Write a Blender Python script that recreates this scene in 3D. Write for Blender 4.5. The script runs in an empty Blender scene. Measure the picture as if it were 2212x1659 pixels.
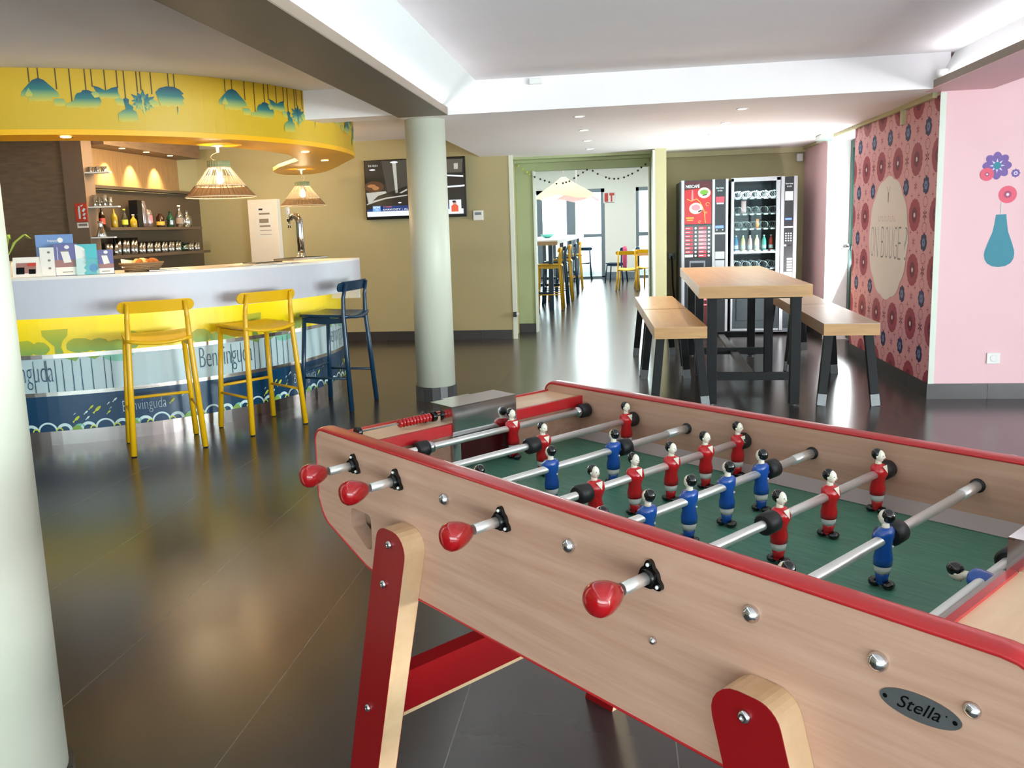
import bpy, bmesh, math, random
from mathutils import Vector, Matrix
random.seed(7)
D = bpy.data
COL = bpy.context.scene.collection
PI = math.pi

# ------------------------------------------------------------------ materials
def lin(h):
    h = h.lstrip('#')
    c = [int(h[i:i + 2], 16) / 255.0 for i in (0, 2, 4)]
    return tuple((x / 12.92 if x <= 0.04045 else ((x + 0.055) / 1.055) ** 2.4) for x in c) + (1.0,)

MATS = {}
def base(name):
    m = D.materials.new(name); m.use_nodes = True
    nt = m.node_tree; b = nt.nodes['Principled BSDF']
    MATS[name] = m
    return m, nt, b

def N(nt, kind, **kw):
    n = nt.nodes.new(kind)
    for k, v in kw.items():
        if hasattr(n, k): setattr(n, k, v)
        else: n.inputs[k].default_value = v
    return n

def mix(nt, fac, a, b):
    n = nt.nodes.new('ShaderNodeMix'); n.data_type = 'RGBA'
    for s, val in ((0, fac), (6, a), (7, b)):
        if hasattr(val, 'links') or hasattr(val, 'is_linked'): nt.links.new(val, n.inputs[s])
        else: n.inputs[s].default_value = val
    return n.outputs[2]

def plain(name, col, rough=0.5, metal=0.0, var=0.05, scale=8.0, bump=0.0, bscale=200.0, spec=0.5, coat=0.0, emit=None, estr=0.0):
    m, nt, b = base(name)
    c = lin(col)
    tc = nt.nodes.new('ShaderNodeTexCoord')
    no = N(nt, 'ShaderNodeTexNoise'); no.inputs['Scale'].default_value = scale; no.inputs['Detail'].default_value = 3
    nt.links.new(tc.outputs['Object'], no.inputs['Vector'])
    d = tuple(max(0, x * (1 - var)) for x in c[:3]) + (1,)
    e = tuple(min(1, x * (1 + var)) for x in c[:3]) + (1,)
    nt.links.new(mix(nt, no.outputs['Fac'], d, e), b.inputs['Base Color'])
    b.inputs['Roughness'].default_value = rough
    b.inputs['Metallic'].default_value = metal
    b.inputs['Specular IOR Level'].default_value = spec
    if coat: b.inputs['Coat Weight'].default_value = coat; b.inputs['Coat Roughness'].default_value = 0.08
    if bump:
        n2 = N(nt, 'ShaderNodeTexNoise'); n2.inputs['Scale'].default_value = bscale
        nt.links.new(tc.outputs['Object'], n2.inputs['Vector'])
        bp = N(nt, 'ShaderNodeBump'); bp.inputs['Strength'].default_value = bump; bp.inputs['Distance'].default_value = 0.003
        nt.links.new(n2.outputs['Fac'], bp.inputs['Height']); nt.links.new(bp.outputs['Normal'], b.inputs['Normal'])
    if emit:
        b.inputs['Emission Color'].default_value = lin(emit); b.inputs['Emission Strength'].default_value = estr
    return m

def wood(name, c1, c2, rough=0.4, stretch=(1.2, 22, 22), scale=2.2, coat=0.0, rot=(0, 0, 0)):
    m, nt, b = base(name)
    tc = nt.nodes.new('ShaderNodeTexCoord'); mp = nt.nodes.new('ShaderNodeMapping')
    mp.inputs['Scale'].default_value = stretch; mp.inputs['Rotation'].default_value = rot
    nt.links.new(tc.outputs['Object'], mp.inputs['Vector'])
    no = N(nt, 'ShaderNodeTexNoise'); no.inputs['Scale'].default_value = scale; no.inputs['Detail'].default_value = 6; no.inputs['Roughness'].default_value = 0.62
    nt.links.new(mp.outputs['Vector'], no.inputs['Vector'])
    n2 = N(nt, 'ShaderNodeTexNoise'); n2.inputs['Scale'].default_value = 1.7
    nt.links.new(tc.outputs['Object'], n2.inputs['Vector'])
    r = nt.nodes.new('ShaderNodeValToRGB'); r.color_ramp.elements[0].position = 0.32; r.color_ramp.elements[1].position = 0.68
    r.color_ramp.elements[0].color = lin(c1); r.color_ramp.elements[1].color = lin(c2)
    nt.links.new(no.outputs['Fac'], r.inputs['Fac'])
    f = nt.nodes.new('ShaderNodeMath'); f.operation = 'MULTIPLY'; f.inputs[1].default_value = 0.45
    nt.links.new(n2.outputs['Fac'], f.inputs[0])
    nt.links.new(mix(nt, f.outputs[0], r.outputs['Color'], lin(c2)), b.inputs['Base Color'])
    b.inputs['Roughness'].default_value = rough
    if coat: b.inputs['Coat Weight'].default_value = coat
    return m

def butcher(name, tones, w=0.042, l=0.35, rough=0.35):
    # glued wooden blocks, grain along object X
    m, nt, b = base(name)
    tc = nt.nodes.new('ShaderNodeTexCoord')
    br = nt.nodes.new('ShaderNodeTexBrick'); br.offset = 0.37; br.offset_frequency = 2
    br.inputs['Scale'].default_value = 1.0; br.inputs['Mortar Size'].default_value = 0.0006
    br.inputs['Brick Width'].default_value = l; br.inputs['Row Height'].default_value = w
    br.inputs['Color1'].default_value = lin(tones[0]); br.inputs['Color2'].default_value = lin(tones[1]); br.inputs['Mortar'].default_value = lin(tones[2])
    nt.links.new(tc.outputs['Object'], br.inputs['Vector'])
    mp = nt.nodes.new('ShaderNodeMapping'); mp.inputs['Scale'].default_value = (2, 40, 40)
    nt.links.new(tc.outputs['Object'], mp.inputs['Vector'])
    no = N(nt, 'ShaderNodeTexNoise'); no.inputs['Scale'].default_value = 2.0; no.inputs['Detail'].default_value = 5
    nt.links.new(mp.outputs['Vector'], no.inputs['Vector'])
    f = nt.nodes.new('ShaderNodeMath'); f.operation = 'MULTIPLY'; f.inputs[1].default_value = 0.5
    nt.links.new(no.outputs['Fac'], f.inputs[0])
    nt.links.new(mix(nt, f.outputs[0], br.outputs['Color'], lin(tones[2])), b.inputs['Base Color'])
    b.inputs['Roughness'].default_value = rough
    return m

def emis(name, col, s):
    m, nt, b = base(name)
    b.inputs['Base Color'].default_value = lin(col)
    b.inputs['Emission Color'].default_value = lin(col); b.inputs['Emission Strength'].default_value = s
    return m

def glass(name, tint='#e8f4f2', amount=0.82, rough=0.03, ior=1.5):
    # thin clear pane or vessel: mostly see-through with a mirror sheen
    m, nt, b = base(name)
    nt.nodes.remove(b); out = nt.nodes['Material Output']
    t = nt.nodes.new('ShaderNodeBsdfTransparent'); t.inputs[0].default_value = lin(tint)
    g = nt.nodes.new('ShaderNodeBsdfGlossy'); g.inputs['Roughness'].default_value = rough
    g.inputs['Color'].default_value = (1, 1, 1, 1)
    fr = nt.nodes.new('ShaderNodeFresnel'); fr.inputs['IOR'].default_value = ior
    ad = nt.nodes.new('ShaderNodeMath'); ad.operation = 'ADD'; ad.inputs[1].default_value = 1 - amount - 0.1; ad.use_clamp = True
    nt.links.new(fr.outputs[0], ad.inputs[0])
    mx = nt.nodes.new('ShaderNodeMixShader')
    nt.links.new(ad.outputs[0], mx.inputs[0]); nt.links.new(t.outputs[0], mx.inputs[1]); nt.links.new(g.outputs[0], mx.inputs[2])
    nt.links.new(mx.outputs[0], out.inputs[0])
    return m

def gradient_print(name, stops, rough=0.45):
    # printed colour fade driven by the mesh's own 'fade' value (0 bottom, 1 top of the motif)
    m, nt, b = base(name)
    a = nt.nodes.new('ShaderNodeAttribute'); a.attribute_name = 'fade'
    r = nt.nodes.new('ShaderNodeValToRGB')
    while len(r.color_ramp.elements) < len(stops): r.color_ramp.elements.new(0.5)
    for e, (p, c) in zip(r.color_ramp.elements, stops): e.position = p; e.color = lin(c)
    nt.links.new(a.outputs['Fac'], r.inputs['Fac']); nt.links.new(r.outputs['Color'], b.inputs['Base Color'])
    b.inputs['Roughness'].default_value = rough
    return m

# ------------------------------------------------------------------ mesh builder
def rot_to(d):
    d = Vector(d).normalized()
    return Vector((0, 0, 1)).rotation_difference(d).to_matrix()

class MB:
    def __init__(s, mat=None):
        s.v = []; s.f = []; s.mi = []; s.sm = []; s.mats = []; s.fade = {}; s.cur = mat; s.X = None
    def use(s, mat): s.cur = mat; return s
    def _m(s, mat):
        mat = mat or s.cur
        if mat not in s.mats: s.mats.append(mat)
        return s.mats.index(mat)
    def add(s, vs, fs, mat=None, smooth=False, fade=None):
        o = len(s.v); i = s._m(mat)
        for k, p in enumerate(vs):
            p = Vector(p)
            if s.X is not None: p = s.X @ p
            s.v.append(p)
            if fade is not None: s.fade[o + k] = fade[k]
        for q in fs:
            s.f.append([o + a for a in q]); s.mi.append(i); s.sm.append(smooth)
        return s
    def box(s, x0, x1, y0, y1, z0, z1, mat=None):
        vs = [(x, y, z) for z in (z0, z1) for y in (y0, y1) for x in (x0, x1)]
        fs = [(0, 2, 3, 1), (4, 5, 7, 6), (0, 1, 5, 4), (2, 6, 7, 3), (0, 4, 6, 2), (1, 3, 7, 5)]
        return s.add(vs, fs, mat)
    def bar(s, p0, p1, w, h, mat=None, up=(0, 0, 1)):
        # rectangular bar between two points, w across, h along 'up'
        p0, p1 = Vector(p0), Vector(p1); d = (p1 - p0).normalized()
        a = d.cross(Vector(up)).normalized(); b = a.cross(d).normalized()
        vs = []
        for p in (p0, p1):
            for (i, j) in ((-1, -1), (1, -1), (1, 1), (-1, 1)): vs.append(p + a * (w / 2 * i) + b * (h / 2 * j))
        return s.add(vs, [(0, 1, 2, 3), (7, 6, 5, 4), (0, 4, 5, 1), (1, 5, 6, 2), (2, 6, 7, 3), (3, 7, 4, 0)], mat)
    def cyl(s, p0, p1, r0, r1=None, n=16, mat=None, caps=True, smooth=True):
        r1 = r0 if r1 is None else r1
        p0, p1 = Vector(p0), Vector(p1); M = rot_to(p1 - p0)
        vs = []
        for p, r in ((p0, r0), (p1, r1)):
            for k in range(n):
                a = 2 * PI * k / n; vs.append(p + M @ Vector((r * math.cos(a), r * math.sin(a), 0)))
        s.add(vs, [(k, (k + 1) % n, n + (k + 1) % n, n + k) for k in range(n)], mat, smooth)
        if caps: s.add(vs, [tuple(reversed(range(n))), tuple(range(n, 2 * n))], mat, False)
        return s
    def lathe(s, prof, n=20, o=(0, 0, 0), d=(0, 0, 1), mat=None, sx=1.0, smooth=True, caps=True):
        M = rot_to(d); o = Vector(o); vs = []
        for (r, z) in prof:
            for k in range(n):
                a = 2 * PI * k / n; vs.append(o + M @ Vector((r * math.cos(a) * sx, r * math.sin(a), z)))
        fs = []
        for j in range(len(prof) - 1):
            for k in range(n): fs.append((j * n + k, j * n + (k + 1) % n, (j + 1) * n + (k + 1) % n, (j + 1) * n + k))
        s.add(vs, fs, mat, smooth)
        if caps:
            q = len(prof) - 1
            if prof[0][0] > 1e-5: s.add(vs[:n], [tuple(reversed(range(n)))], mat)
            if prof[-1][0] > 1e-5: s.add(vs[q * n:], [tuple(range(n))], mat)
        return s
    def loft(s, rings, n=16, mat=None, caps=True, smooth=True):
        # rings: (z, half depth x, half width y, cx, cy[, material])
        vs = []; fs = []
        for (z, a, b, cx, cy) in rings:
            for k in range(n):
                t = 2 * PI * k / n; vs.append((cx + a * math.cos(t), cy + b * math.sin(t), z))
        for j in range(len(rings) - 1):
            for k in range(n): fs.append((j * n + k, j * n + (k + 1) % n, (j + 1) * n + (k + 1) % n, (j + 1) * n + k))
        s.add(vs, fs, mat, smooth)
        if caps:
            s.add(vs[:n], [tuple(reversed(range(n)))], mat); s.add(vs[-n:], [tuple(range(n))], mat)
        return s
    def ball(s, c, r, mat=None, n=14, m=9):
        rx, ry, rz = (r, r, r) if not hasattr(r, '__len__') else r
        vs = [(c[0], c[1], c[2] - rz)]
        for j in range(1, m):
            ph = -PI / 2 + PI * j / m
            for k in range(n):
                t = 2 * PI * k / n
                vs.append((c[0] + rx * math.cos(ph) * math.cos(t), c[1] + ry * math.cos(ph) * math.sin(t), c[2] + rz * math.sin(ph)))
        vs.append((c[0], c[1], c[2] + rz)); L = len(vs) - 1; fs = []
        for k in range(n):
            fs.append((0, 1 + (k + 1) % n, 1 + k)); b = 1 + (m - 2) * n; fs.append((L, b + k, b + (k + 1) % n))
        for j in range(m - 2):
            for k in range(n): fs.append((1 + j * n + k, 1 + j * n + (k + 1) % n, 1 + (j + 1) * n + (k + 1) % n, 1 + (j + 1) * n + k))
        return s.add(vs, fs, mat, True)
    def tube(s, pts, r, n=8, mat=None, closed=False):
        pts = [Vector(p) for p in pts]; L = len(pts); vs = []
        ref = Vector((0, 0, 1))
        rr = r if hasattr(r, '__len__') else [r] * L
        for i, p in enumerate(pts):
            if closed: d = pts[(i + 1) % L] - pts[i - 1]
            else: d = pts[min(i + 1, L - 1)] - pts[max(i - 1, 0)]
            d.normalize()
            if abs(d.dot(ref)) > 0.95: ref = Vector((1, 0, 0)) if abs(d.x) < 0.9 else Vector((0, 1, 0))
            a = d.cross(ref).normalized(); b = a.cross(d).normalized(); ref = b
            for k in range(n):
                t = 2 * PI * k / n; vs.append(p + a * (rr[i] * math.cos(t)) + b * (rr[i] * math.sin(t)))
        fs = []
        for i in range(L if closed else L - 1):
            j = (i + 1) % L
            for k in range(n): fs.append((i * n + k, i * n + (k + 1) % n, j * n + (k + 1) % n, j * n + k))
        s.add(vs, fs, mat, True)
        if not closed: s.add(vs[:n], [tuple(range(n))], mat); s.add(vs[-n:], [tuple(range(n))], mat)
        return s
    def prism(s, poly, fn0, fn1, mat=None, holes=(), smooth=False, cap0=True, cap1=True):
        # poly and holes in 2D; fn0/fn1 map a 2D point to the two end surfaces
        if holes:
            bm = bmesh.new(); es = []
            for loop in [poly] + list(holes):
                vv = [bm.verts.new((p[0], p[1], 0)) for p in loop]
                for i in range(len(vv)): es.append(bm.edges.new((vv[i], vv[(i + 1) % len(vv)])))
            bmesh.ops.triangle_fill(bm, use_beauty=True, edges=es)
            bm.verts.index_update(); P = [(v.co.x, v.co.y) for v in bm.verts]; F = [tuple(v.index for v in f.verts) for f in bm.faces]
            bm.free()
        else: P = list(poly); F = [tuple(range(len(P)))]
        if cap0: s.add([fn0(p) for p in P], F, mat)
        if cap1: s.add([fn1(p) for p in P], [tuple(reversed(q)) for q in F], mat)
        for loop in [poly] + list(holes):
            n = len(loop); vs = [fn0(p) for p in loop] + [fn1(p) for p in loop]
            s.add(vs, [(i, n + i, n + (i + 1) % n, (i + 1) % n) for i in range(n)], mat, smooth)
        return s
    def flat(s, polys, fn, mat=None, step=None, fade=None, tess=True):
        # flat printed shapes mapped by fn; cut every 'step' along u so they follow a curve
        bm = bmesh.new()
        for poly in polys:
            try: bm.faces.new([bm.verts.new((p[0], p[1], 0)) for p in poly])
            except ValueError: pass
        bmesh.ops.triangulate(bm, faces=bm.faces[:])
        if step:
            u0 = min(v.co.x for v in bm.verts); u1 = max(v.co.x for v in bm.verts)
            k = math.ceil(u0 / step)
            while k * step < u1:
                bmesh.ops.bisect_plane(bm, geom=bm.verts[:] + bm.edges[:] + bm.faces[:], plane_co=(k * step, 0, 0), plane_no=(1, 0, 0)); k += 1
        bm.verts.index_update()
        P = [(v.co.x, v.co.y) for v in bm.verts]; F = [tuple(v.index for v in f.verts) for f in bm.faces]; bm.free()
        fd = None
        if fade:
            z0, z1 = fade; fd = [max(0, min(1, (p[1] - z0) / (z1 - z0))) for p in P]
        return s.add([fn(p) for p in P], F, mat, False, fd)
    def build(s, name, parent=None, loc=None, rotz=None, bevel=0, seg=2, solid=0):
        me = D.meshes.new(name); me.from_pydata([tuple(p) for p in s.v], [], s.f)
        for m in s.mats: me.materials.append(MATS[m])
        me.polygons.foreach_set('material_index', s.mi); me.polygons.foreach_set('use_smooth', s.sm)
        if s.fade:
            at = me.attributes.new('fade', 'FLOAT', 'POINT')
            at.data.foreach_set('value', [s.fade.get(i, 0.0) for i in range(len(s.v))])
        bm = bmesh.new(); bm.from_mesh(me)
        bmesh.ops.remove_doubles(bm, verts=bm.verts[:], dist=1e-6)
        bmesh.ops.recalc_face_normals(bm, faces=bm.faces[:]) if s.closed else None
        bm.to_mesh(me); bm.free()
        o = D.objects.new(name, me); COL.objects.link(o)
        if parent is not None: o.parent = parent
        if loc is not None: o.location = loc
        if rotz is not None: o.rotation_euler.z = rotz
        if bevel:
            b = o.modifiers.new('bevel', 'BEVEL'); b.width = bevel; b.segments = seg; b.limit_method = 'ANGLE'; b.angle_limit = math.radians(40)
        return o
    closed = True

def text_polys(body, fit_w=None, fit_h=None, o=(0, 0), narrow=None, shear=0.0, bold=0.0):
    # returns triangles of the lettering in 2D, lower left corner at o
    cu = D.curves.new('lettering', 'FONT'); cu.body = body; cu.size = 1; cu.resolution_u = 4; cu.shear = shear
    cu.fill_mode = 'FRONT'; cu.offset = bold
    ob = D.objects.new('lettering', cu); COL.objects.link(ob)
    dg = bpy.context.evaluated_depsgraph_get(); dg.update()
    me = D.meshes.new_from_object(ob.evaluated_get(dg))
    V = [(v.co.x, v.co.y) for v in me.vertices]; F = [list(p.vertices) for p in me.polygons]
    D.objects.remove(ob); D.curves.remove(cu); D.meshes.remove(me)
    if not V: return []
    x0 = min(v[0] for v in V); x1 = max(v[0] for v in V); y0 = min(v[1] for v in V); y1 = max(v[1] for v in V)
    sx = fit_w / (x1 - x0) if fit_w else None; sy = fit_h / (y1 - y0) if fit_h else None
    if sx is None: sx = sy * (narrow or 1)
    if sy is None: sy = sx
    V = [((v[0] - x0) * sx + o[0], (v[1] - y0) * sy + o[1]) for v in V]
    return [[V[i] for i in f] for f in F]

def circ(cx, cy, r, n=24, ry=None, a0=0.0):
    ry = r if ry is None else ry
    return [(cx + r * math.cos(a0 + 2 * PI * k / n), cy + ry * math.sin(a0 + 2 * PI * k / n)) for k in range(n)]

def scallop(cx, cy, r, lobes, depth, n=6):
    out = []
    for k in range(lobes * n):
        a = 2 * PI * k / (lobes * n); out.append((cx + (r + depth * abs(math.cos(a * lobes / 2))) * math.cos(a), cy + (r + depth * abs(math.cos(a * lobes / 2))) * math.sin(a)))
    return out

def rounded(pts, rad, n=5):
    out = []; L = len(pts)
    for i in range(L):
        p = Vector(pts[i]); a = Vector(pts[i - 1]); b = Vector(pts[(i + 1) % L]); r = rad[i] if hasattr(rad, '__len__') else rad
        if r <= 0: out.append(tuple(p)); continue
        da = (a - p).normalized(); db = (b - p).normalized()
        ang = da.angle(db); t = min(r / math.tan(ang / 2), (a - p).length * 0.49, (b - p).length * 0.49); rr = t * math.tan(ang / 2)
        c = p + (da + db).normalized() * (rr / math.sin(ang / 2))
        s0 = p + da * t - c; s1 = p + db * t - c
        a0 = math.atan2(s0.y, s0.x); a1 = math.atan2(s1.y, s1.x); d = a1 - a0
        while d > PI: d -= 2 * PI
        while d < -PI: d += 2 * PI
        for k in range(n + 1):
            q = a0 + d * k / n; out.append((c.x + rr * math.cos(q), c.y + rr * math.sin(q)))
    return out

# ------------------------------------------------------------------ naming
def tag(o, label, cat, group=None):
    o['label'] = label; o['category'] = cat
    if group: o['group'] = group
    return o
def thing(name, label, cat, loc=(0, 0, 0), rotz=0.0, group=None):
    o = D.objects.new(name, None); o.empty_display_size = 0.1; COL.objects.link(o)
    o.location = loc; o.rotation_euler.z = rotz
    return tag(o, label, cat, group)
def struct(name, mb, **kw):
    o = mb.build(name, **kw); o['kind'] = 'structure'; return o
def dup(root, loc=None, rotz=None, label=None, group=None, name=None):
    def cp(o, parent):
        c = o.copy(); COL.objects.link(c); c.parent = parent
        for ch in list(o.children): cp(ch, c)
        return c
    r = cp(root, None)
    if loc is not None: r.location = loc
    if rotz is not None: r.rotation_euler.z = rotz
    if label: r['label'] = label
    if group: r['group'] = group
    return r
# ------------------------------------------------------------------ material library
plain('ceiling_white', '#f3eded', 0.9, var=0.03, scale=3, bump=0.15, bscale=160)
plain('cove_white', '#f4f5f4', 0.8, var=0.01)
plain('pure_white', '#eceeec', 0.6, var=0.02)
plain('olive_wall', '#b0a67e', 0.75, var=0.04, scale=2.5, bump=0.1)
plain('green_wall', '#a7b287', 0.7, var=0.03, scale=2.5)
plain('pale_trim', '#dde4d6', 0.5, var=0.02)
plain('olive_trim', '#c4bd92', 0.55, var=0.03)
plain('pink_wall', '#eec4c9', 0.6, var=0.03, scale=2)
plain('column_green', '#d3d4c2', 0.42, var=0.02, scale=2)
plain('base_tile', '#3c3a3a', 0.35, var=0.18, scale=6)
plain('taupe_board', '#6f6153', 0.5, var=0.08, scale=3)
plain('taupe_edge', '#8f7d6d', 0.5, var=0.08, scale=3)
plain('black_metal', '#0d0f11', 0.5, 0.0, var=0.1, spec=0.25)
plain('worn_steel', '#77797a', 0.45, 0.7, var=0.2, scale=60)
plain('chrome', '#d6d6d8', 0.12, 1.0, var=0.02)
plain('steel', '#b9b4ae', 0.22, 1.0, var=0.06, scale=5)
plain('brushed', '#b8aeaa', 0.2, 1.0, var=0.1, scale=12)
plain('yellow_paint', '#e0ab12', 0.32, var=0.03)
plain('blue_paint', '#12334c', 0.3, var=0.05)
plain('canopy_yellow', '#d3aa22', 0.4, var=0.03, scale=2)
plain('canopy_lit_under', '#fbb800', 0.4, var=0.02)  # same yellow, brightened for the warm glow from the counter
plain('counter_white', '#c9c6ce', 0.45, var=0.02)
plain('counter_top', '#e6dcd2', 0.35, var=0.03)
plain('panel_yellow', '#f6d800', 0.35, var=0.01)
plain('panel_pale', '#b9ccd0', 0.3, var=0.02)
plain('panel_navy', '#04395a', 0.28, var=0.03)
plain('line_teal', '#1d4a62', 0.4)
plain('print_white', '#cfe3e2', 0.4)
plain('print_lime', '#c9cf3a', 0.4)
plain('print_leaf', '#7fa548', 0.4)
plain('print_sea', '#7fbfa6', 0.4)
plain('string_brown', '#5b4a12', 0.5)
plain('rubber_black', '#17171a', 0.5, var=0.1)
plain('gloss_black', '#08090b', 0.15, var=0.1)
plain('plastic_white', '#e9e8e4', 0.4, var=0.02)
plain('paper_white', '#eee6dc', 0.6, var=0.03)
plain('ink_grey', '#8a7d74', 0.6)
plain('red_gloss', '#a50d14', 0.16, var=0.06, coat=0.6)
plain('red_edge', '#b51d22', 0.3, var=0.05, coat=0.3)
plain('red_laminate', '#8c0d12', 0.32, var=0.04)
plain('figure_red', '#c20f1a', 0.22, var=0.04, coat=0.4)
plain('figure_blue', '#124ea6', 0.22, var=0.04, coat=0.4)
plain('figure_skin', '#efe6d2', 0.3, var=0.02, coat=0.3)
plain('figure_white', '#dfe0dc', 0.3, var=0.02)
plain('figure_black', '#0a0a0c', 0.12, var=0.05, coat=0.5)
plain('field_border', '#a89a95', 0.5, var=0.05)
wood('brown_panel', '#66523f', '#826b55', 0.5, stretch=(2, 2, 12), scale=3)
plain('post_brown', '#7b6553', 0.5, var=0.06)
plain('shelf_dark', '#57493a', 0.5, var=0.08)
plain('green_bottle', '#123f2c', 0.1, var=0.1)
plain('amber_bottle', '#2a1408', 0.1, var=0.1)
plain('yellow_bottle', '#97801c', 0.15, var=0.05)
plain('label_yellow', '#d9a33c', 0.5)
plain('sign_red', '#c8402e', 0.45)
plain('bread', '#c06a24', 0.7, var=0.35, scale=18, bump=0.3, bscale=40)
plain('bread_pale', '#f0c884', 0.7, var=0.2, scale=18)
plain('wicker', '#8c6c4a', 0.7, var=0.3, scale=60)
plain('collar_green', '#9aa37c', 0.6)
plain('door_green', '#22493f', 0.35, 0.3)
plain('frame_grey', '#75828a', 0.4, 0.3)
plain('break_wall', '#f2f1e8', 0.8, var=0.02)
plain('mural_pink', '#e2a5aa', 0.6, var=0.03)
plain('mural_red', '#a84756', 0.6, var=0.05)
plain('mural_dark', '#7c2f42', 0.6)
plain('mural_navy', '#34335f', 0.6)
plain('mural_blue', '#7687b0', 0.6)
plain('mural_oval', '#ece3db', 0.6, var=0.02)
plain('mural_letter', '#85878b', 0.6)
plain('mural_rose', '#d3aeb0', 0.6)
plain('sticker_teal', '#077f93', 0.5)
plain('sticker_purple', '#6f4f9c', 0.5)
plain('sticker_red', '#e0506a', 0.5)
plain('sticker_dark', '#a5375f', 0.5)
plain('sticker_lilac', '#dcd7ee', 0.5)
plain('sticker_stem', '#dcd0cc', 0.5)
plain('vend_side', '#5b5c66', 0.4, 0.3)
plain('vend_silver', '#b2b3b6', 0.32, 0.6)
plain('vend_black', '#1f2226', 0.3)
plain('vend_grey', '#7f8389', 0.4, 0.3)
plain('coil_wire', '#e4eaea', 0.3)
plain('vend_inside', '#2b393d', 0.5)
plain('vend_pane_dark', '#3a4144', 0.2)
plain('poster_red', '#a80e14', 0.25, var=0.25, scale=3, emit='#c01616', estr=0.12)
plain('poster_dark', '#4a0a10', 0.3)
plain('poster_cream', '#efe3b4', 0.4, emit='#efe3b4', estr=0.4)
plain('poster_green', '#6a9a3a', 0.4)
plain('poster_orange', '#ef9a42', 0.4, emit='#ef9a42', estr=0.3)
plain('tab_red', '#b8404e', 0.35)
plain('tab_rose', '#d9808a', 0.35)
plain('display_blue', '#2a44b8', 0.3, emit='#5a7aff', estr=2.0)
plain('brochure_blue', '#6f8fc0', 0.5)
plain('brochure_teal', '#55b9bd', 0.5)
plain('brochure_purple', '#6e6a9c', 0.5)
plain('brochure_brown', '#a4736b', 0.5)
plain('brochure_deep', '#2a7fb4', 0.5)
plain('lamp_paper', '#f2dbc8', 0.7)
plain('basket_rib', '#e6d2b0', 0.6)
plain('fabric_yellow', '#efe0a0', 0.8)
plain('fabric_pink', '#f0c4c4', 0.8)
plain('bead_dark', '#2c3030', 0.4)
plain('dish_teal', '#6fc9bd', 0.4)
plain('jacket_pink', '#e0507c', 0.7)
plain('bag_silver', '#9a8f94', 0.25, 0.7, var=0.4, scale=40)
plain('stone_bank', '#dcdfdd', 0.9, var=0.25, scale=5, bump=0.6, bscale=6)
plain('terrace', '#d8d8d4', 0.8, var=0.06)
plain('cable_black', '#111111', 0.6)
plain('garden_white', '#f2f3ef', 0.8)
wood('beech', '#b78b74', '#cba28b', 0.36, stretch=(1.5, 14, 26), scale=2.4, coat=0.15)
wood('beech_end', '#c8a078', '#d8b48e', 0.45, stretch=(3, 3, 3), scale=6)
wood('ledge_wood', '#dfb590', '#ecc9a6', 0.3, stretch=(12, 1.5, 12), scale=2.2)
wood('panel_wood', '#5c4937', '#7b644d', 0.5, stretch=(2.0, 2.0, 14), scale=3)
wood('niche_wood', '#80623f', '#a07f55', 0.5, stretch=(16, 16, 1.2), scale=3)
plain('rod_steel', '#e8e6e2', 0.33, 0.72, var=0.02)
wood('oak_edge', '#a87c50', '#c4975f', 0.4, stretch=(1.2, 1.2, 16), scale=2.2)
butcher('oak_block', ('#c99c6c', '#d3aa7a', '#bd9060'))
butcher('oak_bench', ('#ca9b68', '#d6ac78', '#be8f5e'))
butcher('oak_cool', ('#b59c86', '#bfa892', '#a89080'))
glass('pane'); glass('clear_pane', '#eef6f6', 0.9, 0.02, 1.22); glass('vessel', '#eef3f2', 0.55, 0.12); glass('acrylic', '#f0fafa', 0.88, 0.1); glass('green_glass', '#79c4a4', 0.7, 0.06)
emis('bulb', '#ffd9a0', 18.0); emis('spot_disc', '#fff3dc', 14.0); emis('spot_warm', '#ffdc9a', 16.0); emis('led_yellow', '#ffe89a', 5.0)
emis('led_cool', '#eef4ff', 5.0); emis('cove_led', '#f2f6ff', 26.0)
gradient_print('canopy_print', [(0.0, '#d9bb3a'), (0.28, '#93a862'), (0.55, '#2c746f'), (1.0, '#003f60')])
gradient_print('canopy_print_pale', [(0.0, '#dcbc3c'), (0.5, '#a9b25c'), (1.0, '#6f9a72')])
gradient_print('tree_print', [(0.0, '#79a558'), (0.5, '#a3b138'), (1.0, '#bfb928')])

def field_material():
    m, nt, b = base('felt_green')
    tc = nt.nodes.new('ShaderNodeTexCoord'); mp = nt.nodes.new('ShaderNodeMapping'); mp.inputs['Scale'].default_value = (3, 30, 3)
    nt.links.new(tc.outputs['Object'], mp.inputs['Vector'])
    no = N(nt, 'ShaderNodeTexNoise'); no.inputs['Scale'].default_value = 6; no.inputs['Detail'].default_value = 5
    nt.links.new(mp.outputs['Vector'], no.inputs['Vector'])
    r = nt.nodes.new('ShaderNodeValToRGB'); r.color_ramp.elements[0].position = 0.3; r.color_ramp.elements[1].position = 0.75
    r.color_ramp.elements[0].color = lin('#3a705e'); r.color_ramp.elements[1].color = lin('#558a74')
    nt.links.new(no.outputs['Fac'], r.inputs['Fac']); nt.links.new(r.outputs['Color'], b.inputs['Base Color'])
    b.inputs['Roughness'].default_value = 0.42
field_material()

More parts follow.
